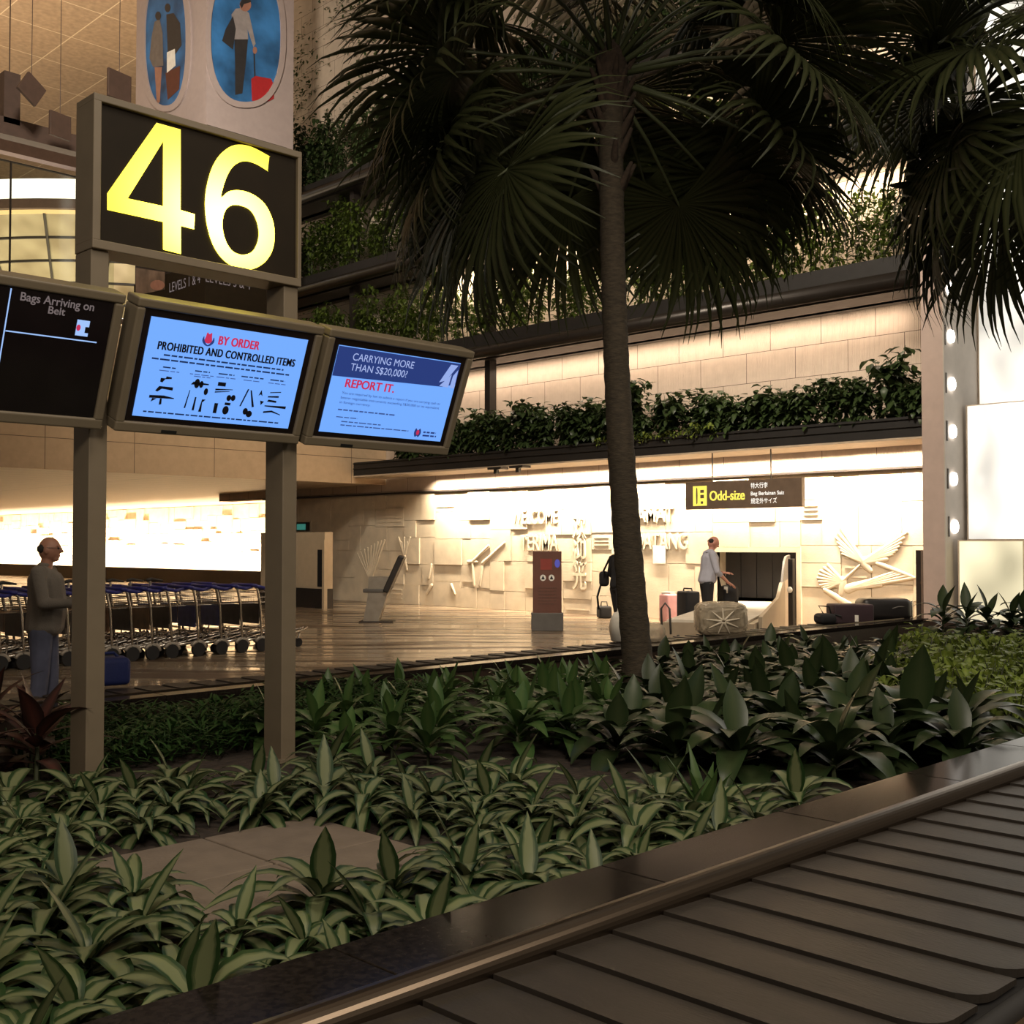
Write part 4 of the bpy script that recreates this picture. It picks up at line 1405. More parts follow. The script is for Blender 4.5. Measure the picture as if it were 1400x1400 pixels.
o = thing('odd_size_conveyor', 'beige oversize luggage conveyor leading into the opening of the carved wall', 'conveyor', (A.x, A.y, 0))
Lc = 6.3
MB().prism([mm(0, 0), mm(Lc, 0), mm(Lc, 1.4), mm(0, 1.4)], 0.0, 0.42, 'z').build('body', M_['machine'], o)
MB().prism([mm(0.06, 0.06), mm(Lc, 0.06), mm(Lc, 1.3), mm(0.06, 1.3)], 0.422, 0.46, 'z').build('belt', M_['belt_light'], o)
side = []
for (l, z) in ((0.5, 0.0), (Lc - 0.3, 0.0), (Lc - 0.3, 0.98), (Lc - 2.3, 0.92), (Lc - 3.0, 0.68), (0.5, 0.5)):
    side.append((l, z))
mb = MB()
n = len(side)
vs_ = [(*mm(l, 1.41), z) for l, z in side] + [(*mm(l, 1.47), z) for l, z in side]
mb.add(vs_, [tuple(range(n))[::-1], tuple(range(n, 2 * n))] + [(i, (i + 1) % n, n + (i + 1) % n, n + i) for i in range(n)])
mb.build('side_panel', M_['machine'], o)
gd = [(Lc - 2.2, 0.9), (Lc - 0.5, 0.94), (Lc - 0.5, 1.42), (Lc - 1.3, 1.40), (Lc - 1.7, 1.30)]
mb = MB()
n = len(gd)
vs_ = [(*mm(l, 1.42), z) for l, z in gd] + [(*mm(l, 1.46), z) for l, z in gd]
mb.add(vs_, [tuple(range(n))[::-1], tuple(range(n, 2 * n))] + [(i, (i + 1) % n, n + (i + 1) % n, n + i) for i in range(n)])
mb.build('grey_guard', M_['grey'], o)
pp = mm(Lc - 1.9, 1.6)
MB().rbox((pp[0] - 0.05, pp[1] - 0.05, 0), (pp[0] + 0.05, pp[1] + 0.05, 1.36), 0.01).build('control_post', M_['black'], o)
MB().ell((pp[0] - 0.07, pp[1], 0.78), (0.03, 0.06, 0.06)).build('button', M_['white'], o)
for k in range(2):
    p0 = mm(-0.012, 0.25 + 0.2 * k)
    MB().ell((p0[0], p0[1], 0.2), (0.02, 0.035, 0.035)).build('socket', M_['black'], o)

# luggage by the odd-size belt
c = hit(941, 838, X=18.2); c.z = 0
o = thing('black_suitcase', 'upright black suitcase behind the man in the pale blue shirt', 'suitcase', c)
bag_soft('shell', c, (0.3, 0.46, 0.72), 0.04, M_['dark_cloth'], o, -0.5)
MB().tube([c + Vector((0.0, 0.12, 0.70)), c + Vector((0.0, 0.10, 0.77)), c + Vector((0.0, -0.08, 0.77)), c + Vector((0, -0.1, 0.70))], 0.015).build('handle', M_['black'], o)
c = hit(914, 840, X=19.2); c.z = 0
o = thing('pink_suitcase', 'pale pink hard suitcase standing against the carved wall', 'suitcase', c)
bag_soft('shell', c, (0.28, 0.36, 0.60), 0.05, M_['pink'], o, -0.4)
MB().box((c.x - 0.1, c.y - 0.12, 0.60), (c.x + 0.08, c.y + 0.12, 0.64)).build('handle', M_['white'], o)
c = hit(996, 826, X=17.6); c.z = 0.465
o = thing('black_backpack', 'black bag with a white tag on the oversize conveyor before the man', 'bag', c)
bag_soft('body', c, (0.3, 0.34, 0.42), 0.1, M_['dark_cloth'], o, -0.5)
MB().box((c.x - 0.17, c.y - 0.1, c.z + 0.28), (c.x - 0.165, c.y - 0.02, c.z + 0.40)).build('tag', M_['white'], o)
MB().tube([c + Vector((-.1, 0.1, 0.38)), c + Vector((-.14, 0.14, 0.6)), c + Vector((-.1, 0.02, 0.62)), c + Vector((-0.05, -0.03, 0.4))], 0.018).build('strap', M_['dark_cloth'], o)
c = hit(826, 845, Z=0.0)
o = thing('small_black_trolley_case', 'small black case on the floor left of the man in the dark jacket', 'suitcase', c)
bag_soft('shell', c, (0.28, 0.34, 0.27), 0.05, M_['dark_cloth'], o, -0.6)
MB().tube([c + Vector((-0.02, 0.08, 0.26)), c + Vector((-0.02, 0.06, 0.36)), c + Vector((0.02, -0.06, 0.36)), c + Vector((0.02, -0.08, 0.26))], 0.012).build('handle', M_['black'], o)

# ------------------------------------------------------------------ kiosks on the floor
c = hit(748, 862, Z=0.0)
o = thing('red_brown_kiosk', 'upright red-brown kiosk panel on a grey plinth before the carved wall', 'kiosk', c, -PI / 4)
MB().rbox((-0.27, -0.12, 0.33), (0.27, 0.12, 1.5), 0.01).build('panel', M_['kiosk_red'], o, world=False)
MB().rbox((-0.30, -0.2, 0), (0.30, 0.2, 0.34), 0.01).build('plinth', M_['grey'], o, world=False)
KP = Plane(c + Matrix.Rotation(-PI / 4, 3, 'Z') @ Vector((-0.27, -0.121, 0)), Matrix.Rotation(-PI / 4, 3, 'Z') @ Vector((1, 0, 0)), (0, 0, 1))


def loc_art(name, polys, m, h):
    ob = art(name, polys, KP, h, m, None)
    ob.data.transform(o.matrix_world.inverted())
    ob.parent = o
    return ob


for s in (0.19, 0.35):
    loc_art('warning_disc', [ellipse(s, 1.0, 0.055, 0.06, 24)], M_['paper'], 0.004)
    loc_art('warning_triangle', [[(s - 0.035, 0.97), (s + 0.035, 0.97), (s, 1.045)]], M_['ink'], 0.007)
loc_art('red_heading', [rect(0.14, 1.15, 0.36, 1.36)], mat('red_print', (0.25, 0.04, 0.03), 0.4), 0.004)
loc_art('blue_reflection', [ellipse(0.46, 1.27, 0.05, 0.08, 20)], glow('painted_blue_reflection', (0.10, 0.10, 0.5), 0.6), 0.005)  # bluish screen reflection, painted on the panel as a glowing oval
loc_art('small_print', word_bars([(0.1, 0.44, 0.80 - 0.06 * i, 0.018) for i in range(6)], rw), mat('brown_print', (0.10, 0.045, 0.03), 0.5), 0.004)

c = hit(512, 850, Z=0.0)
o = thing('tilted_info_kiosk', 'silver pedestal with a tilted dark screen slab on the polished floor', 'kiosk', c, -PI / 4)
MB().prism([(-0.22, 0.0), (0.10, 0.0), (0.30, 0.62), (0.36, 0.95), (-0.10, 0.95), (-0.12, 0.55)], -0.2, 0.2, 'y').build('pedestal', M_['silver'], o, world=False)
MB().rbox((-0.3, -0.28, 0.0), (0.42, 0.28, 0.025), 0.01).build('foot_plate', M_['dark_brown'], o, world=False)
Mk = Matrix.Translation((0.42, 0, 1.0)) @ Matrix.Rotation(0.42, 4, 'Y')
MB().rbox((-0.06, -0.30, -0.40), (0.06, 0.30, 0.42), 0.02, Mk).build('screen_slab', M_['dark_brown'], o, world=False)
MB().box((-0.066, -0.26, -0.34), (-0.061, 0.26, 0.38), Mk).build('screen', M_['screen_dark'], o, world=False)
MB().rbox((-0.22, -0.22, 0.62), (0.22, 0.22, 0.70), 0.02).build('shelf', M_['grey'], o, world=False)

# ------------------------------------------------------------------ luggage trolleys, front towards +x
def trolley(label):
    o = thing('luggage_trolley', label, 'luggage trolley', (0, 0, 0), 0, 'nested luggage trolleys')
    for s in (-1, 1):
        MB().tube([(0.02, s * .27, 0.16), (0.0, s * .27, 0.40), (-0.02, s * .27, 0.72), (-0.07, s * .27, 0.95), (-0.12, s * .27, 1.0)], 0.019, 8).build('upright_pole', M_['chrome'], o, smooth=True, world=False)
        MB().tube([(-0.02, s * .26, 0.17), (0.45, s * .20, 0.20), (0.9, s * .07, 0.27), (1.0, s * .05, 0.30)], 0.02, 8).build('chassis_rail', M_['chrome'], o, smooth=True, world=False)
        wh = MB().tube([(0.0, s * .29 - 0.025, 0.1), (0.0, s * .29 + 0.025, 0.1)], 0.1, 20).build('wheel', M_['rubber'], o, world=False)
        fen = []
        for k in range(9):
            t = PI * (0.05 + 0.8 * k / 8)
            fen.append((0.115 * math.cos(t), s * .29, 0.1 + 0.115 * math.sin(t)))
        MB().tube(fen, 0.03, 6).build('fender', M_['silver'], wh, smooth=True, world=False)
        MB().tube([(0.1, s * .24, 0.18), (0.11, s * .24, 0.33)], 0.012, 6).build('stop_pin', M_['chrome'], o, world=False)
    MB().tube([(0.86, -0.02, 0.07), (0.86, 0.02, 0.07)], 0.07, 14).build('caster', M_['rubber'], o, world=False)
    MB().tube([(0.86, 0, 0.12), (0.9, 0, 0.27)], 0.018, 6).build('caster_fork', M_['chrome'], o, world=False)
    h = MB().tube([(-0.10, -0.31, 1.0), (-0.16, -0.29, 1.01), (-0.16, 0.29, 1.01), (-0.10, 0.31, 1.0)], 0.027, 10)
    for s in (-1, 1):
        h.tube([(-0.12, s * .28, 1.0), (0.06, s * .28, 0.96), (0.20, s * .25, 0.985)], [0.028, 0.026, 0.02], 8)
    h.build('handle', M_['blue'], o, smooth=True, world=False)
    bk = MB()
    for z in (0.74, 0.82, 0.90):
        bk.tube([(-0.02, -0.25, z), (0.24, -0.23, z), (0.24, 0.23, z), (-0.02, 0.25, z)], 0.006, 5)
    for k in range(7):
        y = -0.22 + 0.073 * k
        bk.tube([(-0.02, y, 0.74), (0.24, y, 0.74), (0.24, y, 0.90)], 0.005, 4)
    bk.build('wire_basket', M_['chrome'], o, world=False)
    MB().rbox((-0.035, -0.25, 0.42), (-0.015, 0.25, 0.73), 0.004).build('advert_panel', None, o, world=False)
    for bx, by, bz in ((0.0, 0.27, 0.36), (0.35, 0.21, 0.2), (0.7, 0.12, 0.235)):
        MB().tube([(bx, -by, bz), (bx, by, bz)], 0.014, 6).build('cross_bar', M_['chrome'], o, world=False)
    MB().prism([(0.02, -0.25), (0.75, -0.12), (0.75, 0.12), (0.02, 0.25)], 0.19, 0.205, 'z').build('deck', M_['dark_brown'], o, world=False)
    return o


tr0 = trolley('luggage trolley with blue handle, rearmost one in view of the nested row')
adv = [mat('dark_advert_print', (0.030, 0.022, 0.018), 0.35, var=0.8, scale=5), mat('warm_advert_print', (0.09, 0.045, 0.022), 0.35, var=0.8, scale=5), mat('blue_advert_print', (0.025, 0.025, 0.075), 0.35, var=0.7, scale=5)]
TY = 15.3
xs = [9.62, 9.28, 8.93]
x = 8.55
while x > 4.6:
    xs.append(x)
    x -= 0.30 if len(xs) not in (4,) else 0.42
ordn = ['front', 'second', 'third', 'fourth', 'fifth', 'sixth', 'seventh', 'eighth', 'ninth', 'tenth', 'eleventh', 'twelfth', 'thirteenth', 'fourteenth', 'fifteenth', 'sixteenth', 'seventeenth', 'eighteenth']
rows = [(x, TY, 0) for x in xs] + [(x - 0.12, TY + 1.0, 1) for x in xs]
cnt = [0, 0]
for x, y, row in rows:
    i = cnt[row]
    cnt[row] += 1
    nm = 'nested front row' if row == 0 else 'back row, against the glowing wall'
    lb = 'blue-handled luggage trolley, ' + ('at the right-hand end of the ' + nm if i == 0 else f'{ordn[i]} from the right-hand end of the ' + nm)
    if i == 0 and row == 0:
        t = tr0
        t.location = (x, y, 0)
        t['label'] = lb
    else:
        t = dup(tr0, (x, y, 0), label=lb)
    for ch in t.children:
        if ch.name.startswith('advert_panel'):
            if i or row:
                ch.data = ch.data.copy()
            ch.data.materials.clear()
            ch.data.materials.append(adv[(0, 0, 2, 2, 0, 1, 0, 1, 0, 0, 1, 0)[i % 12]])
for x, y, row in rows:
    i = xs.index(x) if row == 0 else -1
    if i in (4, 5, 6, 8, 9, 11, 12):
        t = next(q for q in COL.objects if q.name.startswith('luggage_trolley') and abs(q.location.x - x) < 1e-4 and abs(q.location.y - TY) < 1e-4)
        MB().tube([(-0.14, 0.1, 1.01), (-0.14, 0.1, 1.10)], 0.018, 8).build('lever_post', M_['chrome'], t, world=False)
        MB().tube([(-0.20, 0.1, 1.11), (-0.12, 0.1, 1.125), (0.04, 0.06, 1.10)], [0.024, 0.026, 0.012], 8).build('brake_lever', M_['dark_brown'], t, smooth=True, world=False)

# ================================================================== people
def remesh(o, vox, sm=4):
    m = o.modifiers.new('remesh', 'REMESH')
    m.mode = 'VOXEL'
    m.voxel_size = vox
    m.use_smooth_shade = True
    s = o.modifiers.new('smooth', 'SMOOTH')
    s.factor, s.iterations = 0.5, sm


def person(label, loc, heading, k, skin, top_m, leg_m, arms, head_pitch=0.0, lean=0.0, sleeve='long', tuck=0.86, bald=True, stride=0.08, collar=None, bulk=1.0):
    """x forward, y to the left, z up; arms = ((elbow, wrist, hand direction) left, right)"""
    o = thing('person', label, 'person', loc, heading)
    o.scale = (k, k, k)
    hp = Vector((0, 0, 0.92))

    def L_(x, y, z):      # lean the trunk forward about the hips
        v = Vector((x, y, z)) - hp
        return Matrix.Rotation(lean, 3, 'Y') @ v + hp
    b = MB()
    # trunk, neck, head
    b.caps((0, 0, 0.93), (0.10, 0.155, 0.09), L_(0.0, 0, 1.12), (0.095, 0.14, 0.1))
    b.caps(L_(0, 0, 1.12), (0.095, 0.14, 0.1), L_(0.0, 0, 1.34), (0.105, 0.165, 0.11))
    b.caps(L_(-0.01, 0, 1.38), 0.06, L_(0.02, 0, 1.52), 0.054)
    hc = L_(0.035, 0, 1.605)
    H = Matrix.Translation(hc) @ Matrix.Rotation(head_pitch + lean * 0.6, 4, 'Y')

    def hp_(x, y, z):
        return H @ Vector((x, y, z))
    b.ell(hc, (0.098, 0.077, 0.112), H.to_3x3(), 20, 14)
    b.caps(hp_(-0.02, 0, -0.01), (0.075, 0.068, 0.07), hp_(0.050, 0, -0.085), (0.036, 0.036, 0.028))
    b.caps(hp_(0.088, 0, 0.02), 0.013, hp_(0.112, 0, -0.022), 0.014)          # nose
    b.caps(hp_(0.085, -0.016, -0.060), 0.009, hp_(0.085, 0.016, -0.060), 0.009)  # mouth
    b.caps(hp_(0.083, -0.045, 0.030), 0.010, hp_(0.083, 0.045, 0.030), 0.010)    # brow
    for s in (-1, 1):
        b.ell(hp_(-0.005, s * 0.079, -0.01), (0.022, 0.010, 0.034), H.to_3x3(), 10, 8)
    # legs
    lg = ((0.0 + stride, 0.095), (0.0 - stride, -0.095))
    for fx, y in lg:
        b.caps((0, y * 0.9, 0.90), 0.085, (fx * 0.45 + 0.015, y, 0.50), 0.055)
        b.caps((fx * 0.45 + 0.015, y, 0.50), 0.055, (fx, y, 0.09), 0.038)
    # arms and hands
    for s, (el, wr, hd) in zip((1, -1), arms):
        sh = L_(-0.01, s * 0.185, 1.40)
        el, wr, hd = Vector(el), Vector(wr), Vector(hd).normalized()
        b.caps(sh, 0.05, el, 0.04)
        b.caps(el, 0.039, wr, 0.026)
        sd = hd.cross(Vector((0, 0, 1))).normalized()
        nr = sd.cross(hd)
        pc_ = wr + hd * 0.055
        b.caps(wr + hd * 0.01, 0.024, wr + hd * 0.075, (0.022, 0.030, 0.018))
        for q in range(4):
            off = sd * (0.030 - 0.020 * q)
            ln = (0.062, 0.072, 0.068, 0.052)[q]
            a0 = wr + hd * 0.085 + off
            a1 = a0 + hd * ln * 0.55 - nr * 0.006
            a2 = a1 + hd * ln * 0.45 - nr * 0.026
            b.caps(a0, 0.010, a1, 0.009)
            b.caps(a1, 0.009, a2, 0.0075)
        t0 = wr + hd * 0.03 - sd * 0.024 * s * -1
        t1 = t0 + hd * 0.03 + sd * 0.026 * s - nr * 0.01
        t2 = t1 + hd * 0.03 + sd * 0.006 * s - nr * 0.012
        b.caps(t0, 0.012, t1, 0.0105)
        b.caps(t1, 0.0105, t2, 0.009)
    bo = b.build('body', skin, o, world=False)
    remesh(bo, 0.0075, 3)
    # shirt / jacket
    t = MB()
    t.caps(L_(0.0, 0, tuck + 0.10), (0.138 * bulk, 0.185, 0.09), L_(0.02 * bulk, 0, 1.12), (0.138 * bulk, 0.175, 0.10))
    t.caps(L_(0.02 * bulk, 0, 1.12), (0.138 * bulk, 0.175, 0.1), L_(0.005, 0, 1.34), (0.128 * bulk, 0.180, 0.095))
    t.caps(L_(0.0, 0.12, 1.40), 0.062, L_(0.0, -0.12, 1.40), 0.062)
    for s, (el, wr, hd) in zip((1, -1), arms):
        sh = L_(-0.01, s * 0.175, 1.40)
        el, wr = Vector(el), Vector(wr)
        t.caps(sh, 0.068, el, 0.056)
        if sleeve == 'long':
            t.caps(el, 0.054, wr - (wr - el) * 0.04, 0.040)
        else:
            t.caps(el, 0.054, el + (wr - el) * 0.28, 0.048)
    to = t.build('top', top_m, o, world=False)
    remesh(to, 0.011, 4)
    c = MB()
    c.caps(L_(-0.02, 0, 1.435), (0.072, 0.075, 0.02), L_(0.0, 0, 1.475), (0.066, 0.068, 0.02))
    co = c.build('collar', collar or top_m, o, world=False)
    remesh(co, 0.010, 3)
    # trousers
    p = MB()
    p.caps((0, 0, 0.97), (0.118, 0.168, 0.03), (0, 0, 0.88), (0.118, 0.168, 0.07))
    for fx, y in lg:
        p.caps((-0.005, y * 0.85, 0.88), 0.104, (fx * 0.45 + 0.01, y, 0.50), 0.079)
        p.caps((fx * 0.45 + 0.01, y, 0.50), 0.079, (fx - 0.005, y, 0.10), 0.066)
    po = p.build('trousers', leg_m, o, world=False)
    remesh(po, 0.012, 4)
    for fx, y in lg:
        s = MB()
        s.caps((fx - 0.05, y, 0.042), (0.045, 0.042, 0.042), (fx + 0.13, y, 0.034), (0.05, 0.046, 0.034))
        s.caps((fx - 0.01, y, 0.05), 0.042, (fx - 0.01, y, 0.10), 0.042)
        so = s.build('shoe', M_['leather'], o, world=False)
        remesh(so, 0.010, 3)
    hr = MB()
    if bald:
        hr.caps(hp_(-0.050, -0.045, 0.005), (0.050, 0.032, 0.045), hp_(-0.050, 0.045, 0.005), (0.050, 0.032, 0.045))
        for s in (-1, 1):
            hr.caps(hp_(-0.050, s * 0.052, 0.0), (0.04, 0.024, 0.036), hp_(-0.022, s * 0.062, 0.0), (0.022, 0.017, 0.026))
    else:
        hr.ell(hp_(-0.018, 0, 0.03), (0.096, 0.083, 0.092), H.to_3x3(), 18, 12)
    ho = hr.build('hair', M_['hair'], o, world=False)
    remesh(ho, 0.008, 3)
    ey = MB()
    for s in (-1, 1):
        ey.ell(hp_(0.086, s * 0.032, 0.010), (0.010, 0.013, 0.009))
    ey.build('eyes', M_['ink'], o, smooth=True, world=False)
    return o, H


c = hit(62, 760, Y=10.02); c.z = 0
pm1, H1 = person('balding person in a grey sweater and faded jeans standing behind the left post', (c.x, c.y, 0), -PI / 4 + 0.1, 0.985, M_['skin'], M_['grey_knit'], M_['denim'],
       (((0.06, 0.25, 1.13), (0.27, 0.17, 1.12), (1, -0.3, 0.05)), ((0.06, -0.25, 1.13), (0.28, -0.15, 1.13), (1, 0.3, 0.05))), stride=0.03, tuck=0.80, bulk=1.2)
gl_ = MB()
gl_.tube([H1 @ Vector((0.0, -0.086, 0.015)), H1 @ Vector((0.095, -0.062, 0.012)), H1 @ Vector((0.112, -0.03, 0.008)), H1 @ Vector((0.116, 0, 0.012)), H1 @ Vector((0.112, 0.03, 0.008)), H1 @ Vector((0.095, 0.062, 0.012)), H1 @ Vector((0.0, 0.086, 0.015))], 0.002, 6)
gl_.build('eyeglasses', M_['black'], pm1, world=False)

c = hit(846, 876, Z=0.0)
person('person in a dark jacket and dark trousers half hidden behind the palm trunk', (c.x, c.y, 0), -PI / 4 + 0.6, 0.99, M_['skin'], M_['dark_cloth'], M_['dark_cloth'],
       (((0.02, 0.25, 1.14), (0.16, 0.22, 1.02), (1, -0.2, -0.4)), ((0.04, -0.25, 1.14), (0.25, -0.18, 1.08), (1, 0.2, 0))), bald=False, stride=0.12, tuck=0.84, head_pitch=0.25, lean=0.06)
pc2 = c.copy()
cb = hit(826, 800, X=c.x + 0.02)
o = thing('shoulder_bag', 'black shoulder bag with dangling straps at the back of the person in the dark jacket', 'bag', cb)
bag_soft('body', (cb.x, cb.y, cb.z - 0.02), (0.16, 0.16, 0.26), 0.06, M_['dark_cloth'], o, 0.3)
MB().tube([cb + Vector((0.03, 0.0, 0.2)), cb + Vector((-0.02, 0.06, 0.0)), cb + Vector((-0.04, 0.12, -0.2)), cb + Vector((-0.03, 0.1, -0.42))], 0.018).build('strap', M_['dark_cloth'], o, smooth=True)
MB().tube([cb + Vector((0.0, -0.02, 0.22)), cb.lerp(pc2 + Vector((-0.1, 0.1, 1.42)), 0.5) + Vector((-0.06, 0.03, 0)), pc2 + Vector((-0.1, 0.1, 1.42)), pc2 + Vector((-0.02, 0.02, 1.46))], 0.018).build('strap', M_['dark_cloth'], o, smooth=True)

c = hit(967, 862, X=17.15); c.z = 0
person('person in a pale blue shirt bending over luggage at the oversize conveyor', (c.x, c.y, 0), -PI / 4 + 0.15, 1.04, M_['skin2'], M_['shirt'], M_['dark_cloth'],
       (((0.10, 0.24, 1.12), (0.36, 0.14, 1.06), (1, -0.2, 0.05)), ((0.10, -0.25, 1.10), (0.33, -0.16, 0.90), (1, 0.1, -0.5))), sleeve='short', bulk=1.2, stride=0.05, tuck=0.84, head_pitch=0.42, lean=0.12)

# ================================================================== plants
M_['leaf_var'] = leaf_mat('variegated_leaf', (0.020, 0.046, 0.014), (0.155, 0.175, 0.085), 'variegated', 0.42, 0.18)
M_['leaf_mid'] = leaf_mat('mid_green_leaf', (0.038, 0.080, 0.022), (0.068, 0.110, 0.034), 'plain', 0.36, 0.2)
M_['leaf_dark'] = leaf_mat('dark_green_leaf', (0.022, 0.038, 0.014), (0.042, 0.058, 0.024), 'plain', 0.32, 0.12)
M_['leaf_lime'] = leaf_mat('lime_leaf', (0.14, 0.20, 0.03), (0.23, 0.28, 0.06), 'plain', 0.45, 0.35)
M_['leaf_red'] = leaf_mat('dark_red_leaf', (0.022, 0.012, 0.010), (0.075, 0.026, 0.020), 'plain', 0.4, 0.15)
M_['leaf_fern'] = leaf_mat('fern_leaf', (0.016, 0.042, 0.010), (0.030, 0.068, 0.016), 'plain', 0.5, 0.25)
M_['leaf_planter'] = leaf_mat('planter_leaf', (0.035, 0.060, 0.020), (0.062, 0.092, 0.032), 'plain', 0.36, 0.28)
M_['leaf_planter_lime'] = leaf_mat('planter_lime_leaf', (0.055, 0.092, 0.015), (0.11, 0.145, 0.028), 'plain', 0.42, 0.45)
M_['leaf_palm'] = leaf_mat('palm_leaf', (0.024, 0.030, 0.011), (0.046, 0.050, 0.021), 'plain', 0.42, 0.15)


def rosette(seed, n, ln, wd, h0, el0, el1, droop, fold=0.22, shape=0.5, upright=2):
    r = random.Random(seed)
    f = MB()
    for i in range(n):
        t = i / max(1, n - 1)
        az = i * 2.399 + r.uniform(-0.3, 0.3)
        el = el0 + (el1 - el0) * t + r.uniform(-0.15, 0.15)
        l = ln * r.uniform(0.75, 1.15) * (0.8 + 0.3 * math.sin(PI * min(1, t + 0.15)))
        z = h0 * (0.35 + 0.65 * t)
        if i >= n - upright:
            el, d = r.uniform(1.1, 1.45), 0.25
        else:
            d = droop * r.uniform(0.7, 1.3)
        f.leaf((0.01 * math.cos(az), 0.01 * math.sin(az), z), az, el, l, wd * r.uniform(0.85, 1.15), d, 6, fold, shape, r.uniform(-0.3, 0.3))
    s = MB().tube([(0, 0, 0), (0.004, 0, h0 * 0.5), (0, 0.003, h0)], [0.014, 0.011, 0.008], 6)
    return f, s


def proto(name, label, cat, group, leafm, f, s):
    o = thing(name, label, cat, (0, 0, 0), 0, group)
    f.build('foliage', leafm, o, smooth=True, world=False)
    s.build('stem', M_['stem'], o, world=False)
    return o


def scatter(protos, pts, r, smin=0.85, smax=1.15, sfun=None):
    """the first spots move the plants built above, the rest copy them"""
    used = set()
    for i, (x, y, z) in enumerate(pts):
        k = r.randrange(len(protos)) if i >= len(protos) else i
        p = protos[k]
        s = r.uniform(smin, smax) * (sfun(x, y) if sfun else 1)
        rz = r.uniform(0, 2 * PI)
        if k not in used:
            used.add(k)
            p.location, p.rotation_euler, p.scale = (x, y, z), (0, 0, rz), (s, s, s)
        else:
            dup(p, (x, y, z), rz, s)


def spots(r, n, x0, x1, y0, y1, dmin, ok, taken):
    out = []
    for _ in range(n * 60):
        if len(out) >= n:
            break
        x, y = r.uniform(x0, x1), r.uniform(y0, y1)
        if not ok(x, y):
            continue
        if any((x - a) ** 2 + (y - b) ** 2 < dmin * dmin for a, b in taken):
            continue
        taken.append((x, y))
        out.append((x, y, SOIL))
    return out


rp_ = random.Random(77)


def inframe(x, y, m=0.06):
    q = (x - y) / (x + y)
    return -0.449 - m < q < 0.449 + m


def paver(x, y, m=0.13):
    return 2.24 - m < x < 3.49 + m and 3.72 - m < y < 4.97 + m


posts = [(3.0, 6.55), (4.35, 6.55)]


def clear(x, y, m=0.17):
    return all((x - a) ** 2 + (y - b) ** 2 > m * m for a, b in posts) and (x - 8.86) ** 2 + (y - 6.9) ** 2 > 0.25


def vlim(x):
    return 6.15 if x < 2.9 else 6.1 - (x - 2.9) * 0.45 if x < 4.1 else 5.55 - (x - 4.1) * 2.0


taken = []
VL = 'variegated cream and green leafy plant in the bed around the brown paving'
ps = []
for sd in range(4):
    f, s = rosette(sd, 24, 0.33, 0.078, 0.11, -0.05, 1.05, 1.7, shape=0.78, upright=1)
    ps.append(proto('variegated_plant', VL, 'plant', 'variegated plants around the paving', M_['leaf_var'], f, s))
pts = spots(rp_, 120, 0.9, 5.5, 2.95, 6.4, 0.27, lambda x, y: inframe(x, y) and y < vlim(x) and not paver(x, y) and clear(x, y), taken)
scatter(ps, pts, rp_, 0.8, 1.25)

ps = []
for sd in range(3):
    f, s = rosette(20 + sd, 20, 0.42, 0.12, 0.24, 0.2, 1.15, 1.3, shape=0.85, upright=2)
    ps.append(proto('broad_leaf_plant', 'fresh green broad leaf plant in the bed between the far post and the trunk', 'plant', 'green broad leaf plants', M_['leaf_mid'], f, s))
pts = spots(rp_, 40, 4.4, 8.8, 5.3, 8.02, 0.36, lambda x, y: y > vlim(min(x, 5.6)) + 0.62 and y > 5.3 + max(0, 6.6 - x) * 0.1 and (x - y) / (x + y) < 0.09 and not (x < 5.5 and y > 7.2) and clear(x, y), taken)
scatter(ps, pts, rp_, 0.85, 1.15, lambda x, y: 0.95 - 0.13 * (y - 5.5))

ps = []
for sd in range(4):
    f, s = rosette(40 + sd, 18, 0.52, 0.16, 0.16, 0.25, 1.15, 1.5, shape=0.9, upright=1)
    ps.append(proto('dark_leaf_plant', 'large dark green leafy plant in the bed right of the palm trunk', 'plant', 'dark leafy plants right of the trunk', M_['leaf_dark'], f, s))
pts = spots(rp_, 75, 5.7, 13.5, 3.1, 8.0, 0.40, lambda x, y: 0.09 < (x - y) / (x + y) < 0.40 and (x - y) / (x + y) < (0.40 if x < 8.5 else 0.335) and y > 3.05 + max(0, 6.6 - x) * 1.3 and clear(x, y), taken)
scatter(ps, pts, rp_, 0.85, 1.15, lambda x, y: max(0.72, 1.24 - 0.125 * (y - 3)))
# one pale upright plant by the ledge
c = hit(970, 1130, Z=SOIL)
f, s = rosette(60, 9, 0.40, 0.075, 0.06, 1.0, 1.4, 0.35, upright=5)
o = proto('upright_plant', 'bright green upright plant against the granite ledge, alone in front of the dark plants', 'plant', None, M_['leaf_mid'], f, s)
o.location = (c.x - 0.05, max(2.9, c.y), SOIL)

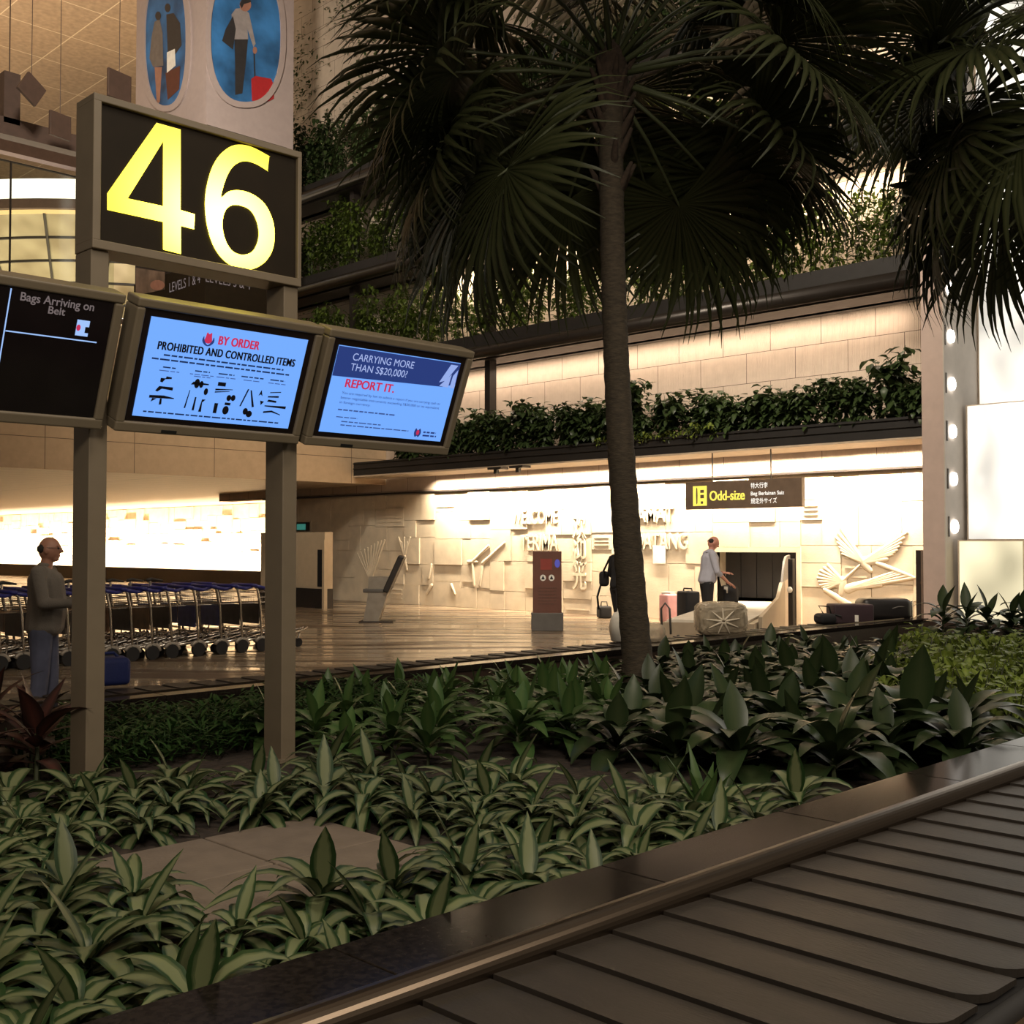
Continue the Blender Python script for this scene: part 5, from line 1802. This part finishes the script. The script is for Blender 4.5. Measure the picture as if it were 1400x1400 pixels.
# lime shrubs at the right
def shrub(seed, h, rad, n, ll, lw, stems=5, el=-0.35, low=0.1):
    r = random.Random(seed)
    f, s = MB(), MB()
    tips = []
    for i in range(stems):
        a = 2 * PI * i / stems + r.uniform(-.4, .4)
        rr = rad * r.uniform(0.2, 0.7)
        hh = h * r.uniform(0.65, 1.0)
        p0, p1, p2 = Vector((0.03 * math.cos(a), 0.03 * math.sin(a), 0)), Vector((rr * .5 * math.cos(a), rr * .5 * math.sin(a), hh * .5)), Vector((rr * math.cos(a + .2), rr * math.sin(a + .2), hh))
        s.tube([p0, p1, p2], [0.009, 0.007, 0.004], 5)
        tips.append((p0, p1, p2))
    for i in range(n):
        p0, p1, p2 = tips[i % stems]
        t = low + (1 - low) * r.random() ** 0.75
        p = p0.lerp(p1, t * 2) if t < .5 else p1.lerp(p2, t * 2 - 1)
        a = r.uniform(0, 2 * PI)
        off = Vector((math.cos(a), math.sin(a), r.uniform(-.3, .4))) * rad * 0.5 * r.random()
        f.leaf(p + off, a + r.uniform(-.6, .6), el + r.uniform(-.7, .8), ll * r.uniform(.7, 1.2), lw * r.uniform(.8, 1.2), r.uniform(.2, 1.3), 3, 0.2, 0.7, r.uniform(-.4, .4))
    return f, s


ps = []
for sd in range(3):
    f, s = shrub(80 + sd, 0.42, 0.30, 90, 0.11, 0.06, 6, low=0.35)
    ps.append(proto('lime_shrub', 'low yellow-green shrub in the bed near the backlit white panels', 'shrub', 'yellow-green shrubs at the right', M_['leaf_lime'], f, s))
pts = spots(rp_, 42, 8.6, 13.5, 3.2, 6.3, 0.34, lambda x, y: 0.335 < (x - y) / (x + y) < 0.47, taken)
scatter(ps, pts, rp_, 0.85, 1.2)
ps = []
for sd in range(2):
    f, s = rosette(90 + sd, 22, 0.44, 0.13, 0.58, -0.2, 1.0, 1.3, shape=0.8)
    ps.append(proto('silhouette_plant', 'tall dark leafy plant standing out against the glowing lower panel', 'plant', 'dark plants before the glowing panel', M_['leaf_dark'], f, s))
scatter(ps, [(*hit(px, 900, Z=SOIL + 0.05)[:2], SOIL) for px in (1290, 1322, 1352, 1384, 1400, 1425)], rp_, 0.95, 1.15)

# dark red plants at the left edge
ps = []
for sd in range(2):
    f, s = rosette(100 + sd, 15, 0.42, 0.10, 0.30, 0.1, 1.2, 0.8, shape=0.6)
    ps.append(proto('red_leaf_plant', 'dark red leafy plant in the bed left of the nearer post', 'plant', 'dark red plants at the left edge', M_['leaf_red'], f, s))
pts = spots(rp_, 9, 1.9, 3.0, 6.7, 7.9, 0.32, lambda x, y: inframe(x, y) and (x - y) / (x + y) < -0.39, taken)
scatter(ps, pts, rp_, 0.9, 1.25)

# fern ground cover: nobody could count it
f = MB()
rf = random.Random(8)
n = 0
while n < 5200:
    x, y = rf.uniform(2.7, 6.6), rf.uniform(6.85, 8.12)
    if not (inframe(x, y) and (x - y) / (x + y) > -0.40 and (x - y) / (x + y) < -0.02 and y > 6.85 + max(0, x - 4.6) * 0.25 and clear(x, y, .12)):
        continue
    n += 1
    hgt = 0.26 + 0.05 * math.sin(x * 3.1) * math.cos(y * 4.3)
    z = SOIL + hgt * rf.uniform(0.25, 1.0) * min(1, (y - 6.75) / 0.25)
    f.leaf((x, y, z), rf.uniform(0, 2 * PI), rf.uniform(-0.1, 0.7), rf.uniform(0.09, 0.17), rf.uniform(0.018, 0.034), rf.uniform(0.4, 1.2), 3, 0.2, 0.6)
for i in range(260):
    x, y = rf.uniform(2.9, 6.4), rf.uniform(6.95, 8.05)
    if (x - y) / (x + y) < -0.02 and inframe(x, y) and clear(x, y, .12):
        f.tube([(x, y, SOIL), (x + rf.uniform(-.03, .03), y, SOIL + 0.2)], 0.006, 4)
o = tag(f.build('fern_ground_cover', M_['leaf_fern'], None, smooth=True), 'dense dark green ferny ground cover behind the two posts', 'ground cover', None, 'stuff')

# ------------------------------------------------------------------ shrubs in the wall planters
def planter_row(k, y0, y1, step, h, label, group, leafm, seed, ll, lw, n, nm='planter_shrub', dx=(0.12, 0.5), rad=0.3, variants=4, low=0.1):
    ps = []
    for sd in range(variants):
        f, s = shrub(seed + sd, h * (0.85 + 0.1 * sd), rad, n, ll, lw, 6, low=low)
        ps.append(proto(nm, label, 'shrub', group, leafm, f, s))
    r = random.Random(seed)
    pts = []
    y = y0
    while y < y1:
        pts.append((FX + r.uniform(*dx), y + r.uniform(-.08, .08), LV[k][1] - 0.09))
        y += step
    scatter(ps, pts, r, 0.66, 1.12)


planter_row(0, 8.98, 23.6, 0.36, 1.25, 'dark leafy shrub in the lowest wall planter, above the bright carved wall', 'shrubs in the lowest planter', M_['leaf_planter'], 200, 0.22, 0.13, 300, rad=0.42)
planter_row(1, 9.0, 28.0, 0.42, 2.0, 'green leafy shrub in the second wall planter, seen below the palm fronds', 'shrubs in the second planter', M_['leaf_planter_lime'], 300, 0.17, 0.09, 330, rad=0.42)
planter_row(2, 10.0, 30.5, 0.46, 2.1, 'leafy shrub in the third wall planter, seen through the palm crown', 'shrubs in the third planter', M_['leaf_planter_lime'], 400, 0.18, 0.095, 360, variants=3, rad=0.42)
planter_row(3, 12.0, 30.5, 0.50, 2.4, 'leafy shrub in the topmost wall planter, near the upper edge of view', 'shrubs in the topmost planter', M_['leaf_planter'], 500, 0.19, 0.10, 360, variants=3, rad=0.42)
planter_row(0, 13.2, 16.2, 0.33, 0.36, 'small yellow-green plant spilling over the lowest planter edge beside the palm trunk', 'small lime plants on the lowest planter', M_['leaf_lime'], 600, 0.12, 0.07, 36, 'spilling_plant', (-0.02, 0.06), 0.24, 2)

f = MB()
rv = random.Random(31)
n = 0
while n < 5200:       # creeper on the upper wall: nobody could count its leaves
    y, z = rv.uniform(12, 33.5), rv.uniform(9.6, 19)
    if math.sin(y * 1.7 + 2 * math.sin(z * 0.9)) + rv.uniform(-1.3, 0.9) < -0.15 - 0.03 * (y - 24):
        continue
    n += 1
    f.leaf((WX - 0.05, y, z), PI + rv.uniform(-.9, .9), rv.uniform(-1.4, 0.2), rv.uniform(0.10, 0.19), rv.uniform(0.06, 0.10), rv.uniform(0.2, 0.9), 2, 0.2, 0.7)
tag(f.build('wall_creeper', M_['leaf_planter'], None, smooth=True), 'thin green creeper clinging to the upper ribbed wall behind the palm crown', 'creeper', None, 'stuff')

# ------------------------------------------------------------------ palms
def fan_blade(seed, R, n=54, spread=2.2, droop=0.75, bend=0.3):
    r = random.Random(seed)
    f = MB()
    for i in range(n):
        a = -spread + 2 * spread * i / (n - 1) + r.uniform(-.012, .012)
        l = R * (0.80 + 0.20 * math.cos(a * 0.55)) * r.uniform(0.93, 1.04)
        seg = 7
        vs_, uvs = [], []
        e = 0.12 + 0.012 * ((i % 2) * 2 - 1)
        p = Vector((0, 0, 0))
        dr = droop * r.uniform(0.7, 1.4) * (1 + 0.35 * abs(a) / spread)
        sd = Vector((-math.sin(a), math.cos(a), 0))
        stp = 2 * spread / (n - 1) * 1.12
        for k in range(seg + 1):
            t = k / seg
            ww = 0.5 * stp * l * t if t < 0.60 else 0.5 * stp * l * 0.60 * (1 - ((t - 0.60) / 0.40) ** 0.8)
            ww = max(ww, 0.0025)
            up = Vector((0, 0, 1)) * ww * 0.28
            vs_ += [p - sd * ww, p + up, p + sd * ww]
            uvs += [(0, t), (0.5, t), (1, t)]
            d = Vector((math.cos(a) * math.cos(e), math.sin(a) * math.cos(e), math.sin(e)))
            p = p + d * (l / seg)
            e -= dr * (0.06 if t < 0.3 else 0.20) * (1.6 if t > 0.6 else 1)
        fs = []
        for k in range(seg):
            q = k * 3
            fs += [(q, q + 1, q + 4, q + 3), (q + 1, q + 2, q + 5, q + 4)]
        cb_, sb_ = math.cos(bend), math.sin(bend)
        f.add([Vector((p.x * cb_ + p.z * sb_, p.y, p.z * cb_ - p.x * sb_)) for p in vs_], fs, uvs)
    return f


R_F, PET = 1.60, 1.55
blades, petms = [], []
for k in range(7):
    b = fan_blade(700 + k, R_F, bend=(0.15, 0.25, 0.35, 0.55, 0.75, 0.9, 1.5)[k], droop=(0.9, 1.0, 1.0, 0.9, 0.8, 0.7, 0.5)[k])
    end = Vector((PET, 0, 0.02))
    b.v = [(p[0] + end.x, p[1], p[2] + end.z) for p in b.v]
    me = b.mesh('frond', True)
    me.materials.append(M_['leaf_palm'])
    blades.append(me)
pet = MB().tube([(0, 0, 0), (PET * .5, 0, 0.06), (PET, 0, 0.02), (PET + 0.12, 0, 0.03)], [0.03, 0.02, 0.014, 0.006], 6)
me_pet = pet.mesh('petiole', True)
me_pet.materials.append(M_['stem'])


def palm(label, base, mid, top, fronds, seed):
    o = thing('fan_palm', label, 'palm tree', base)
    n = 60
    pts, rs = [], []
    for i in range(n + 1):
        t = i / n
        p = (1 - t) ** 2 * base + 2 * t * (1 - t) * mid + t * t * top
        pts.append(p)
        rs.append((0.145 - 0.03 * min(1, t * 1.6) + (0.05 * (1 - t * 14) if t < 0.07 else 0)) * (1.03 if i % 2 else 0.975))
    MB().tube(pts, rs, 16).build('trunk', M_['bark'], o, smooth=True)
    cf = MB()
    r = random.Random(seed)
    for i in range(34):
        a = r.uniform(0, 2 * PI)
        z = r.uniform(-1.0, 0.25)
        p = top + Vector((math.cos(a) * 0.09, math.sin(a) * 0.09, z))
        cf.caps(p, 0.045, p + Vector((math.cos(a) * 0.13, math.sin(a) * 0.13, 0.22)), 0.018)
    cf.ell(top + Vector((0, 0, 0.05)), (0.16, 0.16, 0.4))
    cf.build('crown_fibre', M_['fibre'], o, smooth=True)
    for i, (az, el, rl, sc, *vr) in enumerate(fronds):
        fr = bpy.data.objects.new('frond', blades[vr[0] if vr else (0 if el > 0.4 else 2 if el > -0.2 else 4) + i % 2])
        COL.objects.link(fr)
        fr.parent = o
        fr.location = top - base + Vector((0, 0, 0.1 + 0.12 * math.sin(el)))
        fr.rotation_euler = (Matrix.Rotation(az, 3, 'Z') @ Matrix.Rotation(-el, 3, 'Y') @ Matrix.Rotation(rl, 3, 'X')).to_euler()
        fr.scale = (sc, sc, sc)
        pe = bpy.data.objects.new('petiole', me_pet)
        COL.objects.link(pe)
        pe.parent = fr
    return o


# azimuths: image right = -45 deg, away = 45, image left = 135, towards the viewer = -135
D = math.radians
fr = []
rq = random.Random(12)
for i in range(10):     # rising ring
    fr.append((D(i * 36 + rq.uniform(-10, 10)), D(rq.uniform(38, 66)), rq.uniform(-.5, .5), rq.uniform(.9, 1.05), (2, 3, 5)[i % 3]))
for az, el, rl, k in (
    (-78, 36, 0.1, 6), (-150, 44, -.2, 6), (168, -42, 0.1, 3), (135, 8, 0.3, 3), (122, 24, -.2, 2), (150, 26, .2, 3), (112, -6, .2, 4),
    (-40, 12, -.3, 4), (-52, 28, .2, 3), (-22, 24, .2, 3), (-50, -24, .1, 2), (-28, -14, -.2, 4), (-66, -2, .2, 4),
    (0, -4, .2, 2), (25, -24, 0, 2), (45, -6, .1, 3), (60, -30, -.1, 2), (85, -16, .1, 2), (100, -34, 0, 2), (8, -34, 0.1, 2), (-10, -28, 0, 3),
    (138, -22, -.2, 4), (152, -6, .2, 4), (75, 10, .1, 2), (30, 14, 0, 3), (120, -30, 0, 3)):
    fr.append((D(az), D(el), rl, rq.uniform(.92, 1.06), k))
base = hit(877, 955, Z=SOIL)
top = hit(836, 118, Y=base.y + 0.1)
mid = hit(832, 520, Y=base.y + 0.05)
palm('tall fan palm rising from the planted bed in the middle of the picture', base, mid, top, fr, 1)
fr2 = []
for i in range(8):
    fr2.append((D(i * 45 + rq.uniform(-10, 10)), D(rq.uniform(25, 60)), rq.uniform(-.5, .5), rq.uniform(.9, 1.05)))
for az, el, rl in ((135, 14, .2), (160, 2, -.2), (110, 4, .3), (-160, 8, 0), (80, 10, 0), (-120, 6, 0), (-45, 5, 0), (0, 4, .1), (40, 0, 0), (140, -18, 0), (172, -26, .1), (115, -30, 0), (-150, -34, 0), (90, -24, 0), (60, -30, 0), (20, -30, 0), (-110, -26, 0)):
    fr2.append((D(az), D(el), rl, rq.uniform(.9, 1.05)))
b2 = Vector((12.4, 3.85, SOIL))
t2 = Vector((12.2, 3.9, 6.15))
palm('second fan palm at the right, its trunk beyond the right edge and fronds reaching in', b2, (b2 + t2) / 2, t2, fr2, 2)
